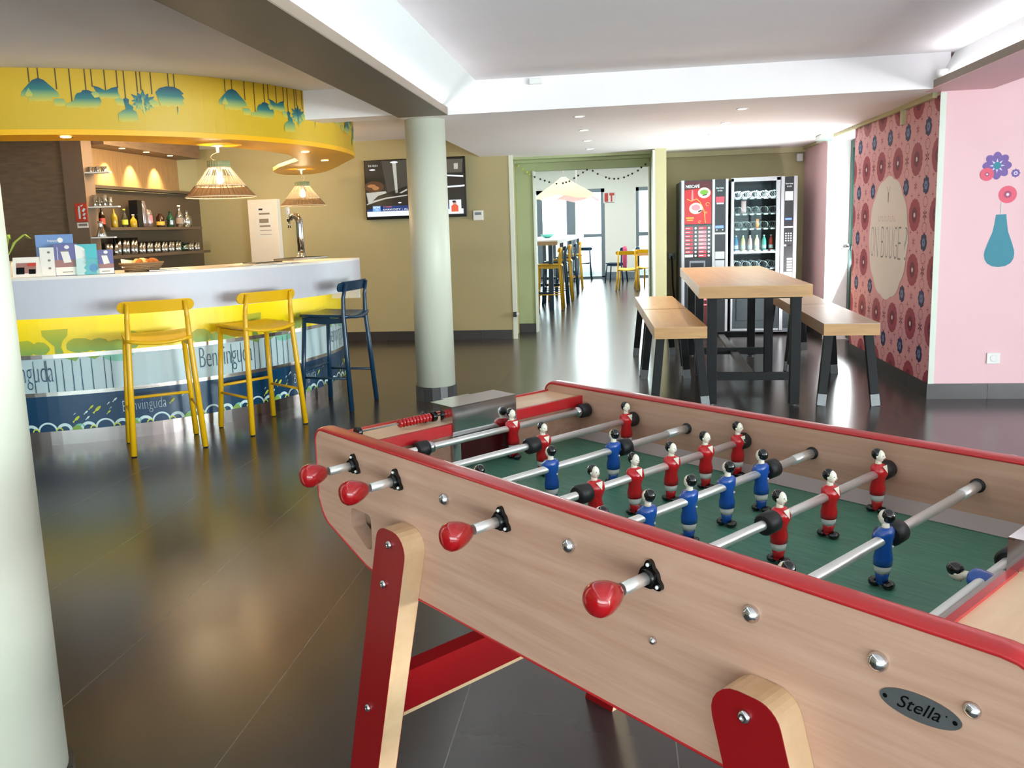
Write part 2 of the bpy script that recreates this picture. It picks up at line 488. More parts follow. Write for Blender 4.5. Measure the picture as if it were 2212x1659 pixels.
def floor_material():
    m, nt, b = base('floor_tile')
    g = nt.nodes.new('ShaderNodeNewGeometry'); sp = nt.nodes.new('ShaderNodeSeparateXYZ')
    nt.links.new(g.outputs['Position'], sp.inputs[0])
    def line(sock, off, width):
        a = nt.nodes.new('ShaderNodeMath'); a.operation = 'SUBTRACT'; a.inputs[1].default_value = off; nt.links.new(sock, a.inputs[0])
        p = nt.nodes.new('ShaderNodeMath'); p.operation = 'PINGPONG'; p.inputs[1].default_value = 0.294; nt.links.new(a.outputs[0], p.inputs[0])
        l = nt.nodes.new('ShaderNodeMath'); l.operation = 'LESS_THAN'; l.inputs[1].default_value = width; nt.links.new(p.outputs[0], l.inputs[0])
        return l.outputs[0]
    lx = line(sp.outputs['X'], -1.04, 0.0016); ly = line(sp.outputs['Y'], 2.328, 0.0020)
    # one tone per tile
    def cell(sock, off):
        a = nt.nodes.new('ShaderNodeMath'); a.operation = 'SUBTRACT'; a.inputs[1].default_value = off; nt.links.new(sock, a.inputs[0])
        p = nt.nodes.new('ShaderNodeMath'); p.operation = 'DIVIDE'; p.inputs[1].default_value = 0.588; nt.links.new(a.outputs[0], p.inputs[0])
        f = nt.nodes.new('ShaderNodeMath'); f.operation = 'FLOOR'; nt.links.new(p.outputs[0], f.inputs[0]); return f.outputs[0]
    cb = nt.nodes.new('ShaderNodeCombineXYZ'); nt.links.new(cell(sp.outputs['X'], -1.04), cb.inputs[0]); nt.links.new(cell(sp.outputs['Y'], 2.328), cb.inputs[1])
    wn = nt.nodes.new('ShaderNodeTexWhiteNoise'); wn.noise_dimensions = '2D'; nt.links.new(cb.outputs[0], wn.inputs['Vector'])
    no = N(nt, 'ShaderNodeTexNoise'); no.inputs['Scale'].default_value = 2.0; no.inputs['Detail'].default_value = 4; no.inputs['Roughness'].default_value = 0.55
    mp = nt.nodes.new('ShaderNodeMapping'); mp.inputs['Scale'].default_value = (1, 1.6, 1)
    nt.links.new(g.outputs['Position'], mp.inputs['Vector']); nt.links.new(mp.outputs['Vector'], no.inputs['Vector'])
    c1 = mix(nt, no.outputs['Fac'], lin('#302b2a'), lin('#453d3b'))
    c2 = mix(nt, wn.outputs['Value'], lin('#342f2e'), lin('#433d3c'))
    c = mix(nt, 0.45, c1, c2)
    c = mix(nt, ly, c, lin('#262322')); c = mix(nt, lx, c, lin('#676361'))  # joints running into depth painted lighter for the light they reflect
    nt.links.new(c, b.inputs['Base Color'])
    rr = nt.nodes.new('ShaderNodeMapRange'); rr.inputs['To Min'].default_value = 0.205; rr.inputs['To Max'].default_value = 0.235
    nt.links.new(no.outputs['Fac'], rr.inputs['Value']); nt.links.new(rr.outputs[0], b.inputs['Roughness'])
    b.inputs['Specular IOR Level'].default_value = 0.85
floor_material()
# ------------------------------------------------------------------ the room
ZC, ZS = 2.42, 2.185          # high ceiling, lowered soffit
WX = 2.236                    # mural wall
BC = (-4.41, 6.85)            # centre of the round bar

struct('floor', MB('floor_tile').box(-9, 7.2, -4.2, 25.5, -0.08, 0))

# high ceiling, downstand beam and lowered soffit
struct('ceiling', MB('ceiling_white').box(-9, 7.2, -4.2, 6.40, ZC, ZC + 0.1))
struct('ceiling_bar', MB('ceiling_white').box(-9, -1.61, 6.40, 10.05, ZC + 0.012, ZC + 0.1))
struct('trim_1', MB('ceiling_white').box(-9, -1.612, 6.25, 6.48, 2.205, ZC))
struct('ceiling_low', MB('ceiling_white').box(-1.612, WX - 0.001, 6.25, 10.74, ZS, ZC))

# beams with board fascia, each with a sloped white cove above
def cove_beam(n, x0, x1, xc, y0, y1, under, lip):
    m = MB(under); m.box(x0, x1, y0, y1, 2.183, 2.19, under); m.box(x0, x1, y0, y1 - 0.001, 2.19, 2.24, lip)
    struct('trim_%d' % n, m)
cove_beam(2, -1.613, -1.237, 0, -4.0, 6.248, 'taupe_board', 'taupe_edge')
cove_beam(3, 2.132, 2.57, 0, -4.0, 6.399, 'pink_wall', 'taupe_edge')
m = MB('cove_white')
m.add([(-1.268, -4, 2.242), (-1.268, 6.249, 2.242), (-1.02, 6.249, ZC), (-1.02, -4, ZC), (-1.60, -4, 2.242), (-1.60, 6.249, 2.242), (-1.60, -4, ZC), (-1.60, 6.249, ZC)],
      [(0, 1, 2, 3), (0, 4, 5, 1), (4, 6, 7, 5), (6, 3, 2, 7), (0, 3, 6, 4), (1, 5, 7, 2)])
struct('trim_4', m)
m = MB('cove_white')
m.add([(2.165, -4, 2.242), (2.165, 6.249, 2.242), (2.26, 6.249, ZC), (2.26, -4, ZC), (2.56, -4, 2.242), (2.56, 6.249, 2.242), (2.56, -4, ZC), (2.56, 6.249, ZC)],
      [(0, 3, 2, 1), (0, 1, 5, 4), (4, 5, 7, 6), (6, 7, 2, 3), (0, 4, 6, 3), (1, 2, 7, 5)])
struct('trim_5', m)

for n, x in ((15, -1.255), (16, 2.150)):
    struct('trim_%d' % n, MB('cove_led').box(x - 0.008, x + 0.008, -3.9, 6.1, 2.2402, 2.2430))
# walls
struct('wall_back', MB('olive_wall').box(-5.2, -1.272, 10.0, 10.72, 0, 2.5))
struct('wall_left', MB('olive_wall').box(-5.35, -5.2, 7.62, 10.0, 0, 2.5))
struct('wall_bar', MB('brown_panel').box(-9, -5.235, 7.5, 7.615, 0, 2.5))
m = MB('green_wall'); m.box(-1.27, -1.05, 10.62, 10.76, 0, ZS); m.box(-1.05, 0.385, 10.62, 10.76, 2.03, ZS); m.box(0.385, 0.43, 10.62, 10.76, 0, ZS)
struct('wall_doorway', m)
m = MB('green_wall'); m.box(-1.27, 0.43, 10.50, 10.62, 2.125, ZS); m.box(-1.27, 0.43, 10.30, 10.50, 2.155, ZS)
struct('trim_6', m)
struct('trim_7', MB('pale_trim').box(-1.272, -1.222, 9.995, 10.02, 0, ZS))
m = MB('pale_trim'); m.box(-1.052, -1.03, 10.60, 10.78, 0, 2.03); m.box(0.375, 0.392, 10.60, 10.78, 0, 2.03)
struct('door_1', m)
struct('wall_pillar', MB('olive_trim').box(0.43, 0.56, 10.02, 10.76, 0, ZS))
struct('trim_8', MB('pale_trim').box(0.405, 0.43, 10.02, 10.6, 0, ZS - 0.01))
struct('wall_machines', MB('olive_wall').box(0.56, 2.40, 10.74, 10.86, 0, ZC))
struct('trim_9', MB('olive_trim').box(0.56, WX, 10.68, 10.74, 2.125, ZS))
struct('wall_right', MB('pink_wall').box(WX, 2.40, 9.62, 10.74, 0, ZC))
# thick wall that carries the mural, with the plain pink face towards us
struct('wall_mural', MB('pink_wall').box(WX, 7.2, 6.40, 8.53, 0, ZC))
struct('trim_10', MB('pale_trim').box(WX - 0.004, WX + 0.036, 6.392, 6.40, 0.112, 2.175))
# cable trunking along the top of the right wall
m = MB('olive_trim'); m.box(WX - 0.035, WX, 6.46, 7.12, 2.148, ZS); m.box(WX - 0.03, WX, 7.14, 10.68, 2.153, ZS); m.box(WX - 0.03, WX, 7.10, 7.16, 2.04, 2.16)
struct('trim_11', m)

# skirting tiles
def skirt(side, x0, x1, y0, y1):
    m = MB('base_tile'); L = max(x1 - x0, y1 - y0); n = max(1, round(L / 0.4)); alongx = (x1 - x0) > (y1 - y0)
    for i in range(n):
        a, b = L * i / n + 0.001, L * (i + 1) / n - 0.001
        if alongx: m.box(x0 + a, x0 + b, y0, y1, 0, 0.112)
        else: m.box(x0, x1, y0 + a, y0 + b, 0, 0.112)
    struct('baseboard_' + side, m)
skirt('back', -5.19, -1.285, 9.988, 10.0); skirt('return', -1.27, -1.052, 10.608, 10.62); skirt('right', WX - 0.012, WX, 6.40, 8.52)
skirt('front', WX - 0.012, 7.19, 6.388, 6.40); skirt('machines', 0.57, WX, 10.728, 10.74); skirt('far_right', WX - 0.012, WX, 9.63, 10.72)

# glazed side door in its deep white reveal
m = MB('cove_white'); m.box(2.402, 2.62, 9.60, 9.72, 0, 2.35); m.box(WX + 0.002, 2.62, 9.598, 9.619, 0, 2.15); m.box(WX, 2.62, 8.532, 9.6, 2.15, ZC)
struct('trim_12', m)
m = MB('door_green')
m.box(2.47, 2.53, 9.50, 9.59, 0.02, 2.14); m.box(2.47, 2.53, 8.54, 8.60, 0.02, 2.14); m.box(2.47, 2.53, 8.60, 9.50, 2.06, 2.14); m.box(2.47, 2.53, 8.60, 9.50, 0.02, 0.12); m.box(2.475, 2.525, 8.60, 9.50, 0.98, 1.04)
d2 = struct('door_2', m)
o = MB('pane').box(2.495, 2.505, 8.60, 9.50, 0.12, 2.06).build('door_pane', d2)
m = MB('chrome'); m.tube([(2.47, 9.53, 1.02), (2.40, 9.53, 1.02), (2.39, 9.50, 1.04), (2.39, 9.35, 1.04)], 0.012); m.cyl((2.47, 9.53, 1.02), (2.455, 9.53, 1.02), 0.03)
m.build('door_handle', d2)
# outside: pale terrace and a white garden wall seen through the door
struct('ground_outside', MB('terrace').box(2.62, 12, 8.0, 30, -0.1, -0.005))
struct('wall_garden', MB('garden_white').box(7.5, 7.7, 8.6, 30, 0, 3.2))

# rest of the room around the viewpoint: big windows behind and to the right
def window_wall(name, n, axis, pos, a0, a1, z0, z1, lo, hi):
    # wall with one row of openings; frames and panes as window_n
    m = MB('pure_white')
    def B(u0, u1, w0, w1, t0=0.0, t1=0.15, mat=None, mm=None):
        mm = mm or m
        if axis == 'y': mm.box(u0, u1, pos + t0, pos + t1, w0, w1, mat)
        else: mm.box(pos + t0, pos + t1, u0, u1, w0, w1, mat)
    B(a0, a1, 0, z0); B(a0, a1, z1, ZC); B(a0, lo, z0, z1); B(hi, a1, z0, z1)
    struct(name, m)
    f = MB('frame_grey'); k = max(2, round((hi - lo) / 1.2))
    for i in range(k + 1):
        u = lo + (hi - lo) * i / k; B(u - 0.03, u + 0.03, z0, z1, 0.04, 0.1, 'frame_grey', f)
    B(lo, hi, z0, z0 + 0.06, 0.04, 0.1, 'frame_grey', f); B(lo, hi, z1 - 0.06, z1, 0.04, 0.1, 'frame_grey', f)
    w = struct('window_%d' % n, f)
    p = MB('pane'); B(lo, hi, z0 + 0.06, z1 - 0.06, 0.065, 0.075, 'pane', p); p.build('window_pane', w)
window_wall('wall_behind', 1, 'y', -4.2, -9, 7.2, 0.3, 2.2, -3.5, 6.0)
window_wall('wall_far_right', 2, 'x', 7.05, -4.2, 6.4, 0.1, 2.3, -3.6, 2.6)
struct('wall_far_left', MB('olive_wall').box(-9.15, -9, -4.2, 7.6, 0, ZC))

# round columns with a skirting ring of tiles
def column(n, x, y, top, label):
    t = thing('column', label, 'column', (x, y, 0))
    MB('column_green').cyl((0, 0, 0.115), (0, 0, top), 0.155, 0.155, 48).build('shaft', t)
    m = MB('base_tile')
    for k in range(16):
        a0, a1 = 2 * PI * (k + 0.02) / 16, 2 * PI * (k + 0.98) / 16; r = 0.168
        m.add([(r * math.cos(a0), r * math.sin(a0), 0), (r * math.cos(a1), r * math.sin(a1), 0), (r * math.cos(a1), r * math.sin(a1), 0.115), (r * math.cos(a0), r * math.sin(a0), 0.115),
               (0.15 * math.cos(a0), 0.15 * math.sin(a0), 0), (0.15 * math.cos(a1), 0.15 * math.sin(a1), 0), (0.15 * math.cos(a1), 0.15 * math.sin(a1), 0.115), (0.15 * math.cos(a0), 0.15 * math.sin(a0), 0.115)],
              [(0, 1, 2, 3), (3, 2, 6, 7), (0, 3, 7, 4), (1, 5, 6, 2), (4, 7, 6, 5), (0, 4, 5, 1)])
    m.build('base_ring', t)
column(1, -1.464, 6.47, 2.184, 'pale green round column standing between the bar and the doorway under the board clad beam')
column(2, -1.453, 1.580, 2.182, 'pale green round column close to us at the left edge of the photo')

# ------------------------------------------------------------------ break room beyond the doorway
XL, XR, YF = -4.5, 3.0, 21.0
struct('wall_break_left', MB('break_wall').box(XL - 0.1, XL, 10.76, YF, 0, 2.9))
struct('wall_break_right', MB('break_wall').box(XR, XR + 0.1, 10.88, YF, 0, 2.9))
struct('wall_break_front', MB('break_wall').box(XL, -1.272, 10.725, 10.76, 0, 2.9))
struct('wall_break_front_right', MB('break_wall').box(0.565, XR, 10.865, 10.9, 0, 2.9))
struct('ceiling_break', MB('pure_white').box(XL - 0.1, XR + 0.1, 10.76, YF + 0.1, 2.75, 2.85))
struct('trim_13', MB('pure_white').box(XL, XR, 14.4, 15.4, 2.5, 2.75))
m = MB('break_wall'); m.box(XL, -3.2, YF, YF + 0.2, 0, 2.9); m.box(-3.2, -0.32, YF, YF + 0.2, 2.21, 2.9); m.box(-0.32, 0.44, YF, YF + 0.2, 0, 2.9); m.box(0.44, 1.6, YF, YF + 0.2, 2.21, 2.9); m.box(1.6, XR, YF, YF + 0.2, 0, 2.9)
struct('wall_break_back', m)
def glazed(n, x0, x1, posts, rail, z1=2.21):
    f = MB('frame_grey')
    for (a, b) in posts: f.box(a, b, YF + 0.02, YF + 0.1, 0.03, z1)
    f.box(x0, x1, YF + 0.02, YF + 0.1, z1 - 0.09, z1); f.box(x0, x1, YF + 0.02, YF + 0.1, 0.0, 0.06)
    for (a, b, z, h) in rail: f.box(a, b, YF + 0.025, YF + 0.095, z, z + h)
    w = struct(n, f); MB('pane').box(x0, x1, YF + 0.055, YF + 0.06, 0.06, z1 - 0.09).build('pane', w)
glazed('window_3', -3.2, -1.13, ((-3.2, -3.12), (-2.0, -1.86), (-1.26, -1.13)), ())
glazed('door_3', -1.13, -0.32, ((-1.13, -1.04), (-0.41, -0.32)), ((-1.04, -0.41, 1.03, 0.08),))
glazed('window_4', 0.44, 1.6, ((0.44, 0.51), (1.0, 1.06), (1.53, 1.6)), ((0.51, 1.53, 1.03, 0.09),))
m = MB('frame_grey'); m.box(-0.32, 0.44, YF - 0.015, YF, 0, 0.16); struct('baseboard_break', m)
struct('ground_terrace', MB('terrace').box(-9, 2.6, 21.2, 34, -0.1, -0.005))
# stone bank outside the far windows
m = MB('stone_bank'); nx, ny = 40, 16; vs = []; random.seed(3)
for j in range(ny + 1):
    for i in range(nx + 1): vs.append((-9 + 16 * i / nx + random.uniform(-.1, .1), 25.5 + 0.30 * j + random.uniform(-.1, .1), 0.0 + 0.32 * j + random.uniform(-.12, .12)))
m.add(vs, [(j * (nx + 1) + i, j * (nx + 1) + i + 1, (j + 1) * (nx + 1) + i + 1, (j + 1) * (nx + 1) + i) for j in range(ny) for i in range(nx)])
struct('bank_outside', m)
# ------------------------------------------------------------------ table football
TH = math.radians(-41.33066502)
TC, RC = -0.935, 1.2365        # table centre along and across its own axes
Tx, Ty = math.cos(TH), math.sin(TH)
ft = thing('football_table', 'beech table football game with red edging and red legs filling the foreground', 'football table',
           (Tx * TC - Ty * RC, Ty * TC + Tx * RC, 0), TH)
def L3(t, r, z): return (t - TC, r - RC, z)
R0, R1 = 0.862, 0.897          # near side board, outer and inner face
F0, F1 = 1.576, 1.611          # far side board
outline = [(-1.66, 0.918), (-1.66, 0.765), (-1.64, 0.712), (-1.47, 0.652), (-1.40, 0.64), (-0.47, 0.64), (-0.40, 0.652), (-0.23, 0.712), (-0.21, 0.765), (-0.21, 0.918)]
outline = rounded(outline, [0.028, 0.05, 0.05, 0.03, 0.03, 0.03, 0.03, 0.05, 0.05, 0.06], 6)
hole = rounded([(-1.522, 0.768), (-1.442, 0.768), (-1.442, 0.694), (-1.462, 0.690), (-1.522, 0.724)], 0.012, 4)
hole2 = [(2 * TC - a, b) for a, b in reversed(hole)]
for (ra, rb, side) in ((R0, R1, 'near'), (F0, F1, 'far')):
    m = MB('beech'); m.prism(outline, lambda p: L3(p[0], ra, p[1]), lambda p: L3(p[0], rb, p[1]), holes=(hole,))
    sb = m.build('side_board', ft)
    # rounded red edging swept around the outline
    n = len(outline); sec = [(-0.0195, -0.001), (-0.0195, 0.002), (-0.0165, 0.0045), (-0.008, 0.0062), (0.008, 0.0062), (0.0165, 0.0045), (0.0195, 0.002), (0.0195, -0.001)]
    vs = []; rc = (ra + rb) / 2
    for i in range(n):
        a = Vector(outline[i - 1]); b = Vector(outline[(i + 1) % n]); d = (b - a).normalized(); nrm = Vector((d.y, -d.x))
        if nrm.dot(Vector(outline[i]) - Vector((TC, 0.78))) < 0: nrm = -nrm
        for (u, w) in sec: vs.append(L3(outline[i][0] + nrm.x * w, rc + u, outline[i][1] + nrm.y * w))
    k = len(sec)
    e = MB('red_edge'); e.add(vs, [(i * k + j, i * k + (j + 1) % k, ((i + 1) % n) * k + (j + 1) % k, ((i + 1) % n) * k + j) for i in range(n) for j in range(k)], None, True)
    e.build('red_edging', sb)

# end panels with sloping ledge and red inner lip
for sgn in (1, -1):
    def E3(t, r, z): return L3(t if sgn > 0 else 2 * TC - t, r, z)
    def bx(m, t0, t1, r0, r1, z0, z1, mat=None):
        a = E3(t0, r0, z0); b = E3(t1, r1, z1); m.box(min(a[0], b[0]), max(a[0], b[0]), a[1], b[1], z0, z1, mat)
    m = MB('beech'); bx(m, -1.650, -1.63, R1, F0, 0.66, 0.892); bx(m, -1.535, -1.524, R1, F0, 0.70, 0.876)
    m.build('end_panel', ft)
    m = MB('ledge_wood'); bx(m, -1.65, -1.526, R1, F0, 0.886, 0.896); m.build('ledge', ft)
    m = MB('red_edge'); bx(m, -1.657, -1.648, R1, F0, 0.885, 0.9); m.build('ledge_edging', ft)
    m = MB('red_edge')
    for (a, b) in ((R1, 1.138), (1.337, F0)): m = MB('red_edge'); bx(m, -1.527, -1.517, a, b, 0.874, 0.9); m.build('red_lip', ft)
    if sgn < 0:
        for (a, b) in ((R1, 1.138), (1.337, F0)): m = MB('field_border'); bx(m, -1.516, -1.508, a, b, 0.789, 0.896); m.build('inner_strip', ft)
    # goal: steel front with opening, dark mouth, folded hood
    m = MB('chrome')
    bx(m, -1.522, -1.514, 1.138, 1.160, 0.789, 0.94); bx(m, -1.522, -1.514, 1.315, 1.337, 0.789, 0.94); bx(m, -1.522, -1.514, 1.160, 1.315, 0.862, 0.94)
    bx(m, -1.600, -1.514, 1.138, 1.337, 0.9385, 0.9415); bx(m, -1.61, -1.60, 1.180, 1.262, 0.9385, 0.9415)
    bx(m, -1.560, -1.522, 1.138, 1.141, 0.90, 0.9385); bx(m, -1.560, -1.522, 1.334, 1.337, 0.90, 0.9385)
    g = m.build('goal', ft)
    m = MB('poster_dark'); bx(m, -1.60, -1.5225, 1.160, 1.315, 0.789, 0.862); m.build('goal_mouth', g)
    # scoring beads on a wire
    if sgn < 0: continue
    m = MB('worn_steel'); a, b = E3(-1.575, 0.915, 0.912), E3(-1.575, 1.15, 0.912); m.cyl(a, b, 0.0018, n=8); w = m.build('score_wire', ft)
    rb = [0.922, 1.128] if sgn > 0 else [1.50, 1.36]
    for rr in rb:
        m = MB('gloss_black'); m.cyl(E3(-1.575, rr - 0.006, 0.912), E3(-1.575, rr + 0.006, 0.912), 0.0125, n=16); m.build('end_stop', w, bevel=0.002)
    if sgn > 0:
        for i in range(10):
            rr = 1.033 + 0.0092 * i
            m = MB('red_gloss'); m.lathe([(0.003, -0.0045), (0.0085, -0.0035), (0.011, 0), (0.0085, 0.0035), (0.003, 0.0045)], 14, E3(-1.575, rr, 0.912), (0, 1, 0)); m.build('score_bead', w)
        m = MB('gloss_black'); m.cyl(E3(-1.60, 1.11, 0.90), E3(-1.60, 1.125, 0.915), 0.012, n=14); m.build('end_stop', w)

# pitch with its grey sloping border
m = MB('felt_green'); a, b = L3(-1.524, R1 + 0.01, 0), L3(2 * TC + 1.524, F0 - 0.01, 0); m.box(a[0], b[0], a[1], b[1], 0.74, 0.788); m.build('pitch', ft)
m = MB('field_border')
for (r0, r1) in ((R1, R1 + 0.022), (F0, F0 - 0.022)):
    a0, a1 = L3(-1.522, r0, 0.812), L3(2 * TC + 1.522, r0, 0.812); b0, b1 = L3(-1.522, r1, 0.789), L3(2 * TC + 1.522, r1, 0.789); c0, c1 = L3(-1.522, r0, 0.789), L3(2 * TC + 1.522, r0, 0.789)
    m.add([a0, a1, b1, b0, c0, c1], [(0, 1, 2, 3), (0, 4, 5, 1), (3, 2, 5, 4), (0, 3, 4), (1, 5, 2)])
t2 = 2 * TC + 1.523
for (ra, rb) in ((R1 + 0.02, 1.138), (1.337, F0 - 0.02)):
    m.add([L3(t2, ra, 0.812), L3(t2, rb, 0.812), L3(t2 - 0.022, rb, 0.789), L3(t2 - 0.022, ra, 0.789), L3(t2, ra, 0.789), L3(t2, rb, 0.789)], [(0, 1, 2, 3), (0, 4, 5, 1), (3, 2, 5, 4), (0, 3, 4), (1, 5, 2)])
m.build('pitch_border', ft)
m = MB('panel_wood'); a, b = L3(-1.50, R1, 0), L3(2 * TC + 1.50, F0, 0); m.box(a[0], b[0], a[1], b[1], 0.652, 0.67); m.build('cabinet_light_block', ft)  # unseen bottom board, added to block light from below

# one figure: origin at the rod's centre, facing +x
def figure(team, parent, y, lay=0.0):
    k = 1 if team == 'figure_red' else -1
    m = MB(); W, S, B = 'figure_white', 'figure_skin', 'figure_black'
    X = Matrix.Translation((0, y, 0)) @ Matrix.Rotation(lay, 4, 'Y')
    if k < 0: X = X @ Matrix.Rotation(PI, 4, 'Z')
    m.X = X @ Matrix.Diagonal((1.10, 1.12, 1.0, 1.0))
    m.loft([(-0.070, .0075, .0085, 0, 0), (-0.060, .0085, .0095, 0, 0), (-0.052, .0095, .0105, 0, 0)], 16, team)
    m.loft([(-0.053, .0098, .0112, 0, 0), (-0.046, .0108, .0122, 0, 0), (-0.039, .0108, .0124, 0, 0)], 16, W)
    m.loft([(-0.041, .0122, .0142, 0, 0), (-0.030, .0125, .0142, 0, 0), (-0.018, .0105, .0122, 0, 0), (-0.010, .0110, .0135, .001, 0), (-0.001, .0132, .0172, .002, 0), (.006, .0132, .0186, .0015, 0),
            (.0125, .0115, .0178, 0, 0), (.0170, .0078, .0130, -.001, 0), (.0185, .0055, .0085, -.001, 0)], 20, team)
    m.loft([(.0145, .0065, .0078, -.0005, 0), (.0205, .0048, .0055, -.0005, 0), (.0275, .0050, .0052, 0, 0)], 14, S)
    m.flat([[(-.0078, .0155), (.0078, .0155), (0, .0015)]], lambda p: (.0166 - (p[1] - .0015) * .42, p[0], p[1] + .001), S)
    m.ball((.0014, 0, .0332), (.0084, .0076, .0118), S)
    m.ball((.0092, 0, .0325), (.0022, .0016, .0026), S, 8, 5)
    m.ball((.0083, 0, .0278), (.0020, .0028, .0010), 'sticker_dark', 8, 5)
    for s in (-1, 1): m.ball((.0080, .003 * s, .0352), (.0014, .0013, .0009), B, 8, 5); m.ball((0, .0077 * s, .0325), (.0016, .0012, .0024), S, 8, 5)
    m.ball((-.0036, 0, .0362), (.0094, .0088, .0112), B)
    # boots: a V of two toes
    for s in (-1, 1): m.ball((.0095 * s, 0, -.0715), (.0085, .0105, .0068), B, 12, 8)
    m.ball((0, 0, -.0680), (.0080, .0090, .0062), team, 12, 8)
    m.ball((-.0098, -.0055, -.0118), (.0014, .0020, .0022), W, 8, 5)
    return m.build('figure', parent)

TR = [-1.494 + 0.158 * i for i in range(8)]
FIG = {0: ('r', [1.305]), 1: ('r', [1.257, 1.542]), 2: ('b', [0.943, 1.129, 1.317]), 3: ('r', [1.088, 1.200, 1.313, 1.428, 1.546]), 4: ('b', [0.931, 1.046, 1.160, 1.274, 1.386]),
       5: ('r', [1.188, 1.350, 1.532]), 6: ('b', [0.938, 1.216]), 7: ('b', [1.16])}
BMP = {0: [1.035, 1.556], 1: [1.224, 1.558], 2: [1.350], 3: [1.055, 1.558], 4: [1.419], 5: [1.155, 1.558], 6: [1.250], 7: [1.259, 0.915]}
ZR = 0.866
for i in range(8):
    red = FIG[i][0] == 'r'
    if i == 7: team = 'figure_blue'
    team = 'figure_red' if red else 'figure_blue'
    e0 = 0.80 if red else 0.868; e1 = 1.57 if red else 1.62
    m = MB('rod_steel'); m.cyl((0, e0 - RC, 0), (0, e1 - RC, 0), 0.0078, n=18)
    rod = m.build('rod', ft, loc=(TR[i] - TC, 0, ZR))
    if not red:
        m = MB('rod_steel'); m.cyl((0, 1.50 - RC, 0), (0, 1.578 - RC, 0), 0.0095, n=16); m.build('sleeve', rod)
        m = MB('rubber_black'); m.lathe([(0.013, 0), (0.013, 0.005), (0.0095, 0.008)], 16, (0, 1.577 - RC, 0), (0, -1, 0)); m.build('bushing', rod)
        m = MB('chrome'); m.ball((0, R0 - RC - .002, 0), (.0115, .0105, .0115), n=18, m=12); m.build('end_cap', rod)
        for s in (1.72,):
            m = MB('chrome'); m.cyl((0, 1.61 - RC, 0), (0, s - RC, 0), 0.0068, n=14); m.build('rod_end', rod)
    else:
        m = MB('rod_steel'); m.cyl((0, 0.80 - RC, 0), (0, 0.862 - RC, 0), 0.0088, n=16); m.build('sleeve', rod)
    hr = 0.862 if red else 1.611; s = -1 if red else 1
    # three-lobed black bearing plate with white pins
    lob = []
    for k in range(48):
        a = 2 * PI * k / 48; r = 0.0165 + 0.0085 * max(0, math.cos(3 * (a - PI / 2))) ** 1.5
        lob.append((r * math.cos(a), r * math.sin(a)))
    m = MB('gloss_black'); m.prism(lob, lambda p: (p[0], hr - RC + s * 0.007, p[1]), lambda p: (p[0], hr - RC, p[1])); m.cyl((0, hr - RC, 0), (0, hr - RC + s * 0.014, 0), 0.0125, n=18)
    br = m.build('bearing_plate', rod)
    for k in range(3):
        a = PI / 2 + 2 * PI * k / 3; m = MB('plastic_white'); m.ball((0.0185 * math.cos(a), hr - RC + s * 0.0085, 0.0185 * math.sin(a)), 0.0028, n=8, m=6); m.build('pin', br)
    m = MB('red_gloss'); prof = [(0.0105, 0.0), (0.0135, 0.004), (0.0195, 0.016), (0.0232, 0.029), (0.0238, 0.037), (0.0222, 0.045), (0.0175, 0.051), (0.010, 0.0545), (0.0001, 0.0555)]
    m.lathe(prof, 28, (0, (0.793 if red else 1.70) - RC, 0), (0, s, 0)); m.build('handle', rod)
    for r in BMP[i]:
        m = MB('rubber_black'); m.lathe([(0.0145, -0.0165), (0.0180, -0.013), (0.0180, 0.013), (0.0145, 0.0165)], 24, (0, r - RC, 0), (0, 1, 0)); m.cyl((0, r - RC - 0.0168, 0), (0, r - RC + 0.0168, 0), 0.010, n=16); m.build('bumper', rod)
        if i in (0, 7):
            q = 0.022 if r < RC else -0.022
            if i == 7 and r > RC: q = 0.022
            m = MB('chrome'); m.lathe([(0.009, -0.009), (0.0135, -0.006), (0.0135, 0.006), (0.009, 0.009)], 18, (0, r - RC + q, 0), (0, 1, 0)); m.build('collar', rod)
    for r in FIG[i][1]: figure(team, rod, r - RC, lay=(math.radians(-88) if i == 7 else math.radians(random.uniform(-3, 3))))

